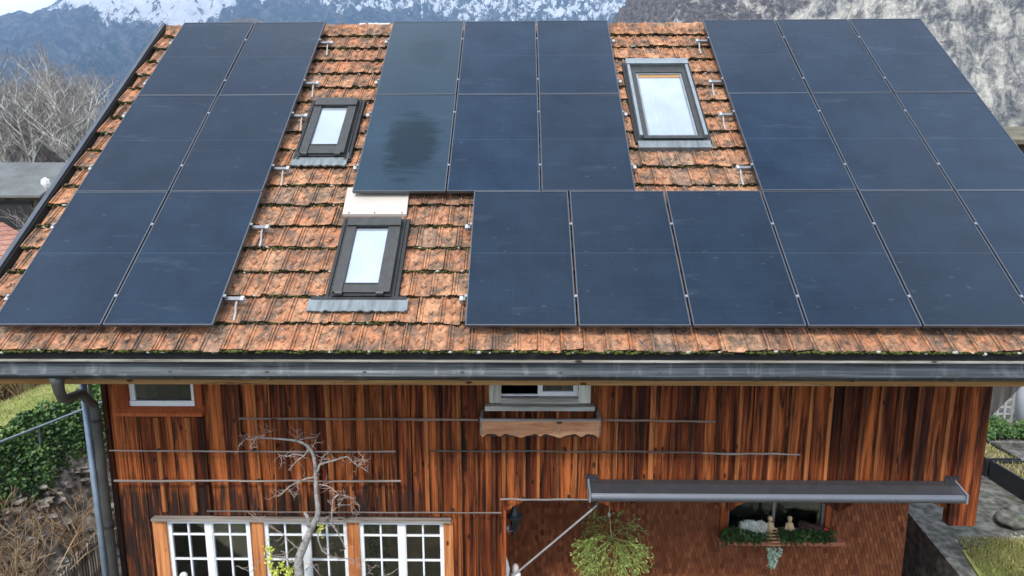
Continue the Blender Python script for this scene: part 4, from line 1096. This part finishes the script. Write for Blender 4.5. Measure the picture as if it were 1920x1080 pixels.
for k in range(6):
    t = k / 5; m = MB(); m.tone = .8; y = sy + (ya - sy) * t; m.box((xa, y - .014, sz + .12 - .15 * t), (xb, y + .004, sz + .12 - .15 * t + .012)); m.build('rung', M['flowerbox'], root)
root = empty('trailing_plant', (sx(1448), ya, sz - .05), 'pale grey green trailing plant hanging below the sill ladder', 'plant')
m = MB()
for k in range(170):
    t = rg.random(); w = .11 * (1 - t * .72); p = Vector((sx(1449 - 6 * t) + rg.uniform(-w, w * .75), ya - .02 + rg.uniform(-.03, .03), sz - .04 - t * .27)); m.tone = rg.random()
    d = Vector((rg.gauss(0, .6), -.4, -1)).normalized() * .035; e = Vector((rg.uniform(.4, 1), rg.gauss(0, .5), .2)).normalized() * .018; m.add([p, p + d * .5 + e, p + d, p + d * .5 - e], [(0, 1, 2, 3)])
m.build('leaves', M['pale_leaf'], root)
m = MB(); m.tube([(sx(1446), ya, sz - .02), (sx(1444), ya, sz - .25)], .004, 4); m.build('stem', M['mistle'], root)

# ------------------------------------------------------------------ bare espalier tree in front of the facade
def zc(x, y): return 440 + x / 3.6, 780 + y / 3.6
TY = WY - .22
tree = empty('bare_fruit_tree', onY(567, 1080, TY) + Vector((0, 0, -2.1)), 'bare grey fruit tree with crooked branches in front of the lower windows', 'tree')
def tp(pts, y0=0.0, y1=0.0):
    n = len(pts); out = []
    for i, (x, y) in enumerate(pts):
        px, py = zc(x, y); out.append(onY(px, py, TY + y0 + (y1 - y0) * i / max(1, n - 1) + .012 * sin(i * 2.1)))
    return out
m = MB(); K = 1.0
base = tp([(440, 1085)], 0)[0]
trunk = [base + Vector((.05, .0, -2.0)), base + Vector((.02, 0, -1.0)), base] + tp([(428, 1000), (440, 940), (475, 860), (505, 790), (525, 740), (560, 680), (562, 610), (552, 540), (550, 470), (547, 400), (543, 330), (535, 280), (517, 235), (495, 205), (460, 182), (420, 168), (370, 160), (320, 156), (270, 152), (215, 150), (170, 146)])
tr = [.085, .075, .066, .062, .060, .055, .050, .046, .040, .033, .031, .029, .027, .025, .023, .021, .019, .017, .016, .015, .014, .012, .011, .010]
m.tube(trunk, [q * .74 for q in tr], 9)
m.tube(tp([(505, 745), (500, 700), (480, 660), (470, 650)]), [.03, .022, .018, .012], 7)
m.build('trunk', M['bark'], tree, True)
BR = [  # main limbs: points, r0, r1, depth range
 ([(165, 145), (150, 142), (120, 185), (100, 215)], .009, .004), ([(150, 142), (110, 160), (70, 158), (40, 190), (20, 205)], .006, .002),
 ([(500, 225), (470, 268), (430, 262), (400, 258), (350, 275), (315, 262), (318, 300), (318, 350)], .011, .004),
 ([(470, 268), (420, 300), (385, 345), (362, 365)], .008, .003),
 ([(548, 400), (565, 360), (575, 325), (620, 312), (680, 298), (720, 282), (760, 275), (800, 312), (830, 335), (870, 355), (905, 382)], .017, .004),
 ([(830, 335), (855, 310), (880, 290)], .005, .002), ([(575, 325), (590, 280), (625, 250), (640, 240)], .007, .002), ([(800, 312), (850, 300), (870, 270)], .004, .002),
 ([(545, 415), (500, 418), (455, 432), (410, 455), (370, 475), (330, 515), (300, 540), (270, 540)], .012, .004),
 ([(420, 455), (430, 490), (415, 530), (395, 570)], .006, .002),
 ([(570, 460), (620, 470), (660, 490), (700, 530), (740, 535), (790, 555), (820, 590), (850, 610)], .007, .002),
 ([(700, 530), (665, 560), (660, 620), (655, 680), (650, 720), (690, 780), (730, 850), (745, 900)], .012, .007),
 ([(700, 610), (740, 545), (780, 560)], .004, .002), ([(690, 600), (780, 600), (795, 655), (850, 665)], .004, .002),
 ([(560, 770), (565, 840), (590, 910), (650, 950), (720, 965), (780, 960)], .011, .006),
 ([(440, 905), (410, 880), (370, 845), (330, 800), (290, 775), (220, 735), (150, 690), (90, 650)], .008, .002),
 ([(410, 880), (380, 905), (350, 935)], .005, .002), ([(430, 960), (380, 990), (330, 950), (270, 945), (210, 935), (150, 1000), (110, 1055), (20, 1010)], .009, .003),
 ([(500, 830), (560, 780), (640, 740), (700, 700)], .006, .002), ([(410, 155), (425, 140), (420, 100), (455, 90)], .005, .002), ([(440, 160), (500, 150), (550, 140), (580, 115)], .005, .002),
 ([(520, 215), (540, 180), (560, 140)], .004, .002), ([(210, 150), (205, 100), (225, 60)], .003, .0015), ([(780, 960), (820, 1000), (850, 950), (860, 1080)], .006, .003),
 ([(480, 1040), (520, 1000), (580, 1080)], .010, .004), ([(880, 1080), (920, 1040), (960, 990)], .003, .0015), ([(1000, 1080), (1060, 1060), (1100, 1030)], .003, .0015),
]
rg = random.Random(77); b1_, b2_ = MB(), MB(); nn = 0
for pts, r0, r1 in BR:
    P = tp(pts, rg.uniform(-.03, .0), rg.uniform(-.10, .05)); b1_.tube(P, (r0 * .8, r1 * .8), 6)
    for i in range(1, len(P)):                       # small side spurs
        for k in range(3):
            s0 = P[i - 1].lerp(P[i], rg.random()); d = Vector((rg.gauss(0, 1), rg.gauss(0, .5), rg.gauss(.35, .8))).normalized(); L = rg.uniform(.02, .075)
            q1 = s0 + d * L; q2 = q1 + (d + Vector((rg.gauss(0, .6), rg.gauss(0, .4), rg.gauss(.1, .6)))).normalized() * L * .8
            b2_.tube([s0, q1, q2], [.0028, .002, .0012], 3, False)
            if rg.random() < .5: b2_.tube([q1, q1 + Vector((rg.gauss(0, 1), rg.gauss(0, .4), rg.gauss(0, 1))).normalized() * L * .6], [.0018, .001], 3, False)
b1_.build('branches', M['bark'], tree, True); b2_.build('twigs', M['bark_red'], tree)
m = MB()
for cx_, cy_, n_ in ((230, 900, 10), (240, 1010, 16), (320, 1010, 14), (365, 1050, 22), (280, 1060, 20), (585, 765, 7), (232, 950, 10)):
    for k in range(n_ * 2):
        px, py = zc(cx_ + rg.gauss(0, 16), cy_ + rg.gauss(0, 22)); p = onY(px, py, TY - .02 + rg.uniform(-.04, .04)); d = Vector((rg.gauss(0, 1), rg.gauss(0, .4), rg.gauss(0, 1))).normalized() * .02; e = Vector((d.z, .004, -d.x)) * .5
        m.tone = .6 + .4 * rg.random(); m.add([p - d, p + e, p + d, p - e], [(0, 1, 2, 3)])
n_ = NT('yellow_leaf', .6, .3); n_.base(n_.ramp(n_.attr(), [(.5, (.30, .36, .06)), (1, (.62, .62, .10))])); M['yleaf'] = n_.m
m.build('yellow_leaves', M['yleaf'], tree)

# ------------------------------------------------------------------ left side: bank, rail, hedge, shrubs, picket fence
root = empty('handrail', (-8.62, 4.5, -3.35), 'thin grey blue metal handrail on posts along the top of the bank', 'handrail')
h0 = onZ(-60, 853, -2.95); h1 = onZ(155, 768, -2.95); h0.z = h1.z = -2.95; hd = (h1 - h0)
m = MB(); m.tube([h0 - hd * .5, h1 + hd * 1.5], .022, 8); m.build('top_rail', M['pipe_blue'], root)
for t in (-.3, .57, 1.45, 2.3):
    p = h0 + hd * t; m = MB(); m.tube([p, Vector((p.x, p.y, -4.2))], .018, 8); m.build('post', M['pipe_blue'], root)
hedge = empty('ivy_hedge', (-8.1, 5, -3.6), 'dense green leafy hedge below the handrail on the bank', 'hedge')
m = MB(); hs = MB(); rg = random.Random(8)
def scatter_leaves(m, n, fn, L, tones=(0, 1)):
    for k in range(n):
        p, t = fn(); d = Vector((rg.gauss(0, 1), rg.gauss(0, 1), rg.gauss(0, 1))).normalized() * L * rg.uniform(.6, 1.3); e = d.orthogonal().normalized() * L * .55; m.tone = t
        m.add([p - d * .5, p + e, p + d * .8, p - e], [(0, 1, 2, 3)])
def hedge_pt():
    y = rg.uniform(1.5, 11.0); t = rg.uniform(-1, 1); x = -8.10 + t * .56 + .15 * mn.noise(Vector((y * 1.3, 0, 1)))
    h = .36 * sqrt(max(0, 1 - t * t)) + .25 * mn.noise(Vector((x * 2, y * 2, 3))) + .10
    z = g_height(x, y) + h * rg.uniform(.35, 1.05)
    tone = .45 + .45 * mn.noise(Vector((x * 2.5, y * 2.5, z * 2.5))) + rg.gauss(0, .18)
    return Vector((x, y, z)), max(0, min(1, tone))
scatter_leaves(m, 27000, hedge_pt, .05)
m.build('foliage', M['ivy'], hedge)
hs = MB()
for k in range(160):
    p, t = hedge_pt(); b = Vector((p.x, p.y, g_height(p.x, p.y))); hs.tube([b, p], .006, 3, False)
hs.build('stems', M['brown_twig'], hedge)
def shrub(name, loc, h, spread, n, lab, cat, mat, r0=.012, lean=(0, 0), group=None, depth=3):
    root = empty(name, loc, lab, cat, group); m = MB(); loc = Vector(loc)
    def grow(p, d, L, r, k):
        q = p + d * L * .5; q2 = q + (d + Vector((rg.gauss(0, .18), rg.gauss(0, .18), rg.gauss(0, .1)))).normalized() * L * .5
        m.tone = rg.random(); m.tube([p, q, q2], [r, r * .8, r * .6], 4 if k > 1 else 3, False)
        if k <= 0: return
        for i in range(rg.choice((2, 3, 3))):
            e = (d + Vector((rg.gauss(0, .42), rg.gauss(0, .42), rg.gauss(.1, .3)))).normalized(); st_ = q.lerp(q2, rg.random()); grow(st_, e, L * rg.uniform(.5, .8), r * .6, k - 1)
    for i in range(n):
        q = 2 * pi * rg.random(); s = spread * rg.random(); grow(loc + Vector((cos(q) * .08 * s, sin(q) * .08 * s, 0)), Vector((cos(q) * s + lean[0], sin(q) * s + lean[1], 1)).normalized(), h * rg.uniform(.35, .5), r0, depth)
    m.build('stems', mat, root); return root
shr = [((-6.55, 2.6, -5.1), 2.0, .35, 9, 'tall straw coloured leafless shrub beside the picket fence'), ((-7.3, 2.9, -5.0), 1.5, .7, 12, 'spreading brown leafless shrub at the foot of the stone bank, bottom left corner'), ((-6.7, 3.9, -5.1), 1.7, .5, 9, 'slim reddish leafless shrub against the stone bank'),
       ((-7.5, 3.6, -4.6), 1.1, .7, 11, 'low tangled leafless shrub high on the stone bank')]
for i, (l, h, s, n, lab) in enumerate(shr): shrub('leafless_shrub', l, h, s, n, lab, 'shrub', M['brown_twig'], .014, group='leafless shrubs by the bank')
pf = empty('picket_fence', (-6.2, 4.2, -5.15), 'weathered grey picket fence at the foot of the stone bank', 'fence')
f0, f1 = onZ(128, 1100, -4.6), onZ(196, 1010, -4.6)
dr = (f1 - f0); Lf = dr.length; dr.normalize(); f0 = f0 - dr * .5
k = 0; t = 0
while t < Lf + 2.2:
    p = f0 + dr * t; m = MB(); m.tone = rg.random(); h = rg.uniform(.78, .86)
    m.prism([(p.x - dr.x * .025, p.y - dr.y * .025, -5.15), (p.x + dr.x * .025, p.y + dr.y * .025, -5.15), (p.x + dr.x * .025, p.y + dr.y * .025, -5.15 + h), (p.x, p.y, -5.15 + h + .04), (p.x - dr.x * .025, p.y - dr.y * .025, -5.15 + h)], (dr.y * .02, -dr.x * .02, 0)); m.build('picket', M['grey_wood_v'], pf); t += .085
for z in (-4.95, -4.5):
    m = MB(); m.tone = .6; a = f0; b = f0 + dr * (Lf + 2.2); m.prism([(a.x, a.y, z), (b.x, b.y, z), (b.x, b.y, z + .06), (a.x, a.y, z + .06)], (-dr.y * .03, dr.x * .03, 0)); m.build('rail', M['grey_wood'], pf)
# rocks on the bank
m = MB()
for k in range(420):
    x = rg.uniform(-7.85, -6.4); y = rg.uniform(1.8, 9); r = rg.uniform(.025, .12); z = g_height(x, y) + .09
    m.blob((x, y, z), (r * 1.3, r, r * .5), k, .9, 7, 5)
o = m.build('loose_stones', M['stone'], None); tag(o, 'loose grey stones covering the bank left of the downpipe', 'stones', None, 'stuff')
# thicket beyond the meadow
for i, (px, py, yy) in enumerate([(8, 742, 13.5), (40, 748, 13.0), (75, 738, 14.0), (110, 728, 15.0), (20, 730, 15.5), (-20, 750, 13)]):
    p = onZ(px, py, -6.0); z = g_height(p.x, p.y)
    shrub('thicket_shrub', (p.x, p.y, z), 2.6, .9, 22, 'dark leafless thicket shrub at the meadow edge, %s' % ['with pale stems near the left edge', 'second from the left', 'third from the left', 'nearest to the downpipe bend', 'standing behind the pale stems', 'cut by the left edge of the photo'][i], 'shrub', M['brown_twig'], .03, group='shrubs at the meadow edge')
# grass tufts
def blades(name, n, fn, L, lab):
    m = MB()
    for k in range(n):
        p = fn(); d = Vector((rg.gauss(0, .5), rg.gauss(0, .5), 1)).normalized() * L * rg.uniform(.5, 1.3); w = Vector((rg.gauss(0, 1), rg.gauss(0, 1), 0)).normalized() * .006
        m.tone = max(0, min(1, .5 + .6 * mn.noise(p * 1.7) + rg.gauss(0, .2))); m.add([p - w, p + w, p + d], [(0, 1, 2)])
    o = m.build(name, M['grassblade']); tag(o, lab, 'grass', None, 'stuff'); return o
def mp():
    x = rg.uniform(-16, -8.45); y = rg.uniform(3.5, 16); return Vector((x, y, g_height(x, y) + .05))
blades('meadow_grass', 26000, mp, .10, 'short yellowish green grass of the meadow beyond the handrail')
def lp():
    while True:
        x = rg.uniform(6.55, 10); y = rg.uniform(1.25, 3.02)
        if x > 6.55 + (y - 1.9) * .28: return Vector((x, y, TZ + .03))
blades('lawn_grass', 22000, lp, .07, 'dry yellow green grass on the terrace in the lower right corner')

def bp_():
    x = rg.uniform(-8.0, -6.2); y = rg.uniform(1.5, 9); return Vector((x, y, g_height(x, y) + .10))
m = MB()
for k in range(16000):
    p = bp_()
    if mn.noise(p * 1.6) < -.05: continue
    d = Vector((rg.gauss(0, 1), rg.gauss(0, 1), abs(rg.gauss(0, .6)))).normalized() * rg.uniform(.03, .12); w = Vector((rg.gauss(0, 1), rg.gauss(0, 1), 0)).normalized() * .007
    m.tone = rg.random(); m.add([p - w, p + w, p + d], [(0, 1, 2)])
o = m.build('dry_litter', M['brown_twig']); tag(o, 'dry brown stalks and leaf litter on the bank left of the downpipe', 'litter', None, 'stuff')

# barn, red roofed house, brown shed
def gable(name, x0, x1, y0, y1, z0, ze, zr, lab, cat, wall, roof, ridge_x=True, over=.4, th=.12):
    root = empty(name, ((x0 + x1) / 2, (y0 + y1) / 2, z0), lab, cat)
    m = MB(); m.box((x0, y0, z0), (x1, y1, ze)); 
    if ridge_x:
        ym = (y0 + y1) / 2
        m.prism([(x0 + .01, y0, ze), (x0 + .01, ym, zr - th), (x0 + .01, y1, ze)], (x1 - x0 - .02, 0, 0))
    else:
        xm = (x0 + x1) / 2; m.prism([(x0, y0 + .01, ze), (xm, y0 + .01, zr - th), (x1, y0 + .01, ze)], (0, y1 - y0 - .02, 0))
    m.build('wall', wall, root)
    m = MB()
    if ridge_x:
        k = (zr - ze) / (ym - y0)
        for s, ya in ((-1, y0), (1, y1)):
            m.prism([(x0 - over, ya + s * over, ze - k * over), (x0 - over, ym, zr), (x0 - over, ym, zr + th), (x0 - over, ya + s * over, ze - k * over + th)], (x1 - x0 + 2 * over, 0, 0))
    else:
        k = (zr - ze) / (xm - x0)
        for s, xa in ((-1, x0), (1, x1)):
            m.prism([(xa + s * over, y0 - over, ze - k * over), (xm, y0 - over, zr), (xm, y0 - over, zr + th), (xa + s * over, y0 - over, ze - k * over + th)], (0, y1 - y0 + 2 * over, 0))
    m.build('roof', roof, root)
    return root
br = gable('barn', -33, -24.9, 28, 35, -2.6, .55, 2.15, 'low dark barn with a pale grey roof beneath the bare trees', 'barn', M['barn_wall'], M['barn_roof'])
m = MB(); m.box((-27.2, 27.9, -1.2), (-25.2, 27.97, .2)); m.build('opening', M['black'], br)
nh = gable('neighbour_house', -30, -23.0, 20, 27, -4.5, -3.2, -1.0, 'small house with a red tiled roof at the left edge', 'house', M['plaster'], M['red_roof'], False)
nh.rotation_euler.z = radians(0)
wal = empty('garden_wall', (-29, 26.8, -2.8), 'mossy low stone wall below the barn at the left edge', 'wall')
m = MB(); m.box((-40, 26.6, -3.4), (-20, 26.9, -2.0)); m.build('wall', M['stone'], wal)
sd_ = gable('brown_shed', 13.2, 24, 13, 17, -4, 2.3, 2.75, 'brown boarded shed rising behind the right edge of the roof', 'shed', M['barn_wall'], M['barn_wall'])
wb_ = MB(); p = onY(86, 345, 26); wb_.blob(p, (.24, .2, .22), 4, 1.4, 6, 4)
o = wb_.build('white_tarpaulin', M['snowcap']); tag(o, 'crumpled white sheet caught in the twigs right of the barn roof', 'sheet')

# trees ----------------------------------------------------------------
def bare_tree(name, loc, H, lab, cat, white, seed, group, spread=.5, r0=.16, fork=.35, dens=3):
    rgt = random.Random(seed); root = empty(name, loc, lab, cat, group); loc = Vector(loc); tk, tw_, tf = MB(), MB(), MB()
    def grow(p, d, L, r, k, up):
        n = 4; P = [p.copy()]; q = p.copy(); dd = d.copy()
        for i in range(n):
            dd = (dd + Vector((rgt.gauss(0, .10), rgt.gauss(0, .10), up * .10))).normalized(); q = q + dd * L / n; P.append(q.copy())
        tgt = tk if k >= 4 else (tw_ if k >= 2 else tf); tgt.tone = rgt.uniform(.3, .8) if k > 2 else rgt.uniform(0, .65)
        tgt.tube(P if k > 1 else [P[0], P[2], P[4]], (r, r * .45), 6 if k >= 4 else 3, False)
        if k <= 0: return
        m_ = {5: 12, 4: 7, 3: 6, 2: 4, 1: 3}[k]
        for i in range(m_):
            t = rgt.uniform(.25 if k < 5 else fork, 1.0); j = min(n - 1, int(t * n)); st_ = P[j].lerp(P[j + 1], t * n - j)
            a = rgt.uniform(0, 2 * pi); side = Vector((cos(a), sin(a), 0)); e = (dd * rgt.uniform(.5, 1.0) + side * rgt.uniform(.5, 1.0) * (1 + spread) * .7 + Vector((0, 0, .35))).normalized()
            grow(st_, e, L * rgt.uniform(.38, .62), r * .45 * (1 - .4 * t) + .006, k - 1, up)
    grow(loc, Vector((rgt.gauss(0, .03), 0, 1)).normalized(), H, r0, 5, .6)
    tk.build('trunk', M['birch'] if white else M['bark'], root, True); tw_.build('limbs', M['birch'] if white else M['twig'], root); tf.build('crown', M['twig'], root)
    return root
def tx(px, Y): return onY(px, 330, Y).x
TG = 'bare trees behind the barn'
for i, (px, Y, H, wh, lab, sp, r0, fk) in enumerate([
    (47, 37, 7.6, True, 'slender bare birch with straight white trunk, second from the left edge', .5, .10, .45),
    (144, 37, 8.2, True, 'tall bare birch with forked white limbs nearest the roof verge', .8, .13, .3),
    (5, 38, 5.6, True, 'pale leaning bare birch at the left edge of the photo', .5, .10, .3),
    (95, 40, 7.3, False, 'bushy grey bare tree between the two white birches', .9, .11, .12),
    (172, 42, 7.0, False, 'wide grey bare tree behind the forked birch, touching the verge', .9, .12, .12),
    (70, 45, 7.9, False, 'brownish bare tree standing farthest back behind the straight birch', .9, .12, .15),
    (120, 44, 7.8, False, 'brownish bare tree farthest back, just left of the forked birch', .9, .12, .15)]):
    bare_tree('bare_tree', (tx(px, Y), Y, -2.8), H * .78 + 1.2, lab, 'tree', wh, 40 + i, TG, sp, r0, fk)
# undergrowth by the barn
for i, (px, Y) in enumerate([(90, 31), (130, 32), (160, 33), (105, 29), (30, 38), (70, 38), (175, 36), (140, 27)]):
    lb = ['pale twiggy bush right beside the barn gable', 'twiggy bush right of the crumpled white sheet', 'twiggy bush tucked against the roof verge', 'low twiggy bush in front of the barn corner', 'bush behind the barn ridge at far left', 'bush behind the right end of the barn ridge', 'bush under the forked birch by the verge', 'nearest low bush below the crumpled white sheet'][i]
    shrub('twiggy_bush', (tx(px, Y), Y, -2.8), 3.6, 1.0, 26, lb, 'bush', M['twig'], .03, group='bushes around the barn')

# ------------------------------------------------------------------ right side: planters, shrub, trellis, parasol, stones
def planter(y0, y1, x0, x1, lab):
    root = empty('planter_trough', ((x0 + x1) / 2, (y0 + y1) / 2, TZ), lab, 'planter', 'black planter troughs on the terrace')
    m = MB(); h = .34; t = .03
    m.box((x0, y0, TZ), (x0 + t, y1, TZ + h)); m.box((x1 - t, y0, TZ), (x1, y1, TZ + h)); m.box((x0 + t, y0, TZ), (x1 - t, y0 + t, TZ + h)); m.box((x0 + t, y1 - t, TZ), (x1 - t, y1, TZ + h)); m.build('trough', M['planter'], root)
    m = MB(); m.box((x0 + t, y0 + t, TZ), (x1 - t, y1 - t, TZ + h - .05)); m.build('soil', M['soil'], root)
    m = MB()
    for k in range(650):
        p = Vector((rg.uniform(x0 + .04, x1 - .04), rg.uniform(y0 + .04, y1 - .04), TZ + h - .05)); d = Vector((rg.gauss(0, .7), rg.gauss(0, .7), 1)).normalized() * rg.uniform(.04, .13); w = Vector((rg.gauss(0, 1), rg.gauss(0, 1), 0)).normalized() * .012; m.tone = rg.random(); m.add([p - w, p + w, p + d], [(0, 1, 2)])
    m.build('dry_plants', M['grassblade'], root)
planter(5.05, 6.4, 8.7, 9.3, 'black planter trough with dry plants, the farther of two beside the house')
planter(3.6, 4.98, 8.72, 9.32, 'black planter trough with pale dry plants, the nearer of two at the right edge')
root = empty('green_shrub', (10.2, 6.9, TZ), 'bright green leafy shrub below the white trellis', 'shrub'); m = MB(); s_ = MB()
def gs1():
    c, r = rg.choice([(Vector((9.75, 6.75, TZ + .05)), .30), (Vector((10.2, 6.9, TZ + .08)), .34), (Vector((10.8, 6.8, TZ + .05)), .32), (Vector((10.0, 7.2, TZ + .1)), .32)]); d = Vector((rg.gauss(0, 1), rg.gauss(0, 1), abs(rg.gauss(0, 1)) * .8)).normalized(); return c + d * r * rg.uniform(.5, 1.0), max(0, min(1, .5 + .7 * mn.noise((c + d) * 3) + rg.gauss(0, .15)))
scatter_leaves(m, 5200, gs1, .05); m.build('foliage', M['ivy'], root)
for k in range(30):
    p, t = gs1(); s_.tube([Vector((p.x, p.y, TZ)), p], .008, 3, False)
s_.build('stems', M['brown_twig'], root)
kb = MB(); kb.box((9.2, 6.30, TZ), (14, 6.40, TZ + .10)); o = kb.build('bed_kerb', M['concrete']); tag(o, 'low concrete edging in front of the green shrub', 'kerb')
tl = onY(1852, 728, 7.45); tb = onY(1906, 804, 7.45)
root = empty('white_trellis', (tl.x, 7.45, TZ), 'weathered white wooden trellis standing behind the green shrub', 'trellis')
nx = 9
for k in range(nx):
    x = tl.x - .5 + (tb.x - tl.x + .5) * k / (nx - 1); m = MB(); m.tone = .8; m.box((x - .022, 7.43, TZ + .05), (x + .022, 7.45, tl.z + .6)); m.build('upright', M['bracket'], root)
for k in range(8):
    z = tb.z + .03 + .15 * k; m = MB(); m.tone = .9; m.box((tl.x - .55, 7.452, z - .018), (tb.x + .04, 7.47, z + .018)); m.build('slat', M['bracket'], root)
pb = onZ(1906, 815, TZ)
root = empty('closed_parasol', (11.2, 7.5, TZ), 'closed pale grey parasol on a white pole at the right edge', 'parasol')
c = onY(1920, 760, 7.3); zb = onY(1912, 790, 7.3).z
m = MB(); m.lathe((c.x + .05, 7.3, 0), [(.10, zb), (.17, zb + .05), (.19, zb + .6), (.16, zb + 1.2), (.05, zb + 1.6)], 10); m.build('canopy', M['cloth_grey'], root, True)
m = MB(); m.tube([(c.x + .0, 7.3, TZ), (c.x + .03, 7.3, zb + .1)], .03, 8); m.build('pole', M['white'], root)
m = MB(); m.lathe((c.x, 7.3, 0), [(.25, TZ), (.25, TZ + .06), (.06, TZ + .10)], 14); m.build('foot', M['concrete'], root, True)
for i, (px, py, r, lab) in enumerate([(1900, 985, .22, 'large mossy stone on the paving at the right edge'), (1905, 965, .14, 'smaller mossy stone behind the large one at the right edge')]):
    p = onZ(px, py, TZ); m = MB(); m.blob((p.x, p.y, TZ + r * .35), (r * 1.2, r, r * .55), i + 3, .5, 12, 9); o = m.build('garden_stone', M['concrete'], None, True); tag(o, lab, 'stone', 'mossy garden stones')
m = MB(); rgp = random.Random(2)
for k in range(240):
    x = rgp.uniform(6.8, 9.5); y = 2.92 + .08 * (x - 7) + rgp.gauss(0, .07); m.blob((x, y, TZ + .012), (rgp.uniform(.01, .028), .018, .014), k, .4, 6, 4)
o = m.build('gravel', M['lichen'], None); tag(o, 'band of pale gravel between the paving and the grass', 'gravel', None, 'stuff')

# ------------------------------------------------------------------ haze
hz = MB(); hz.box((-5200, -5200, -20), (5200, 5200, 1120))
n = bpy.data.materials.new('haze_air'); n.use_nodes = True; nt = n.node_tree; nt.nodes.clear()
out = nt.nodes.new('ShaderNodeOutputMaterial'); pv = nt.nodes.new('ShaderNodeVolumePrincipled')
pv.inputs['Color'].default_value = (.42, .66, 1, 1); pv.inputs['Density'].default_value = .00017; pv.inputs['Anisotropy'].default_value = 0.0
nt.links.new(pv.outputs[0], out.inputs['Volume'])
o = hz.build('haze', n); tag(o, 'thin blue valley air between the house and the mountains', 'haze', None, 'stuff')
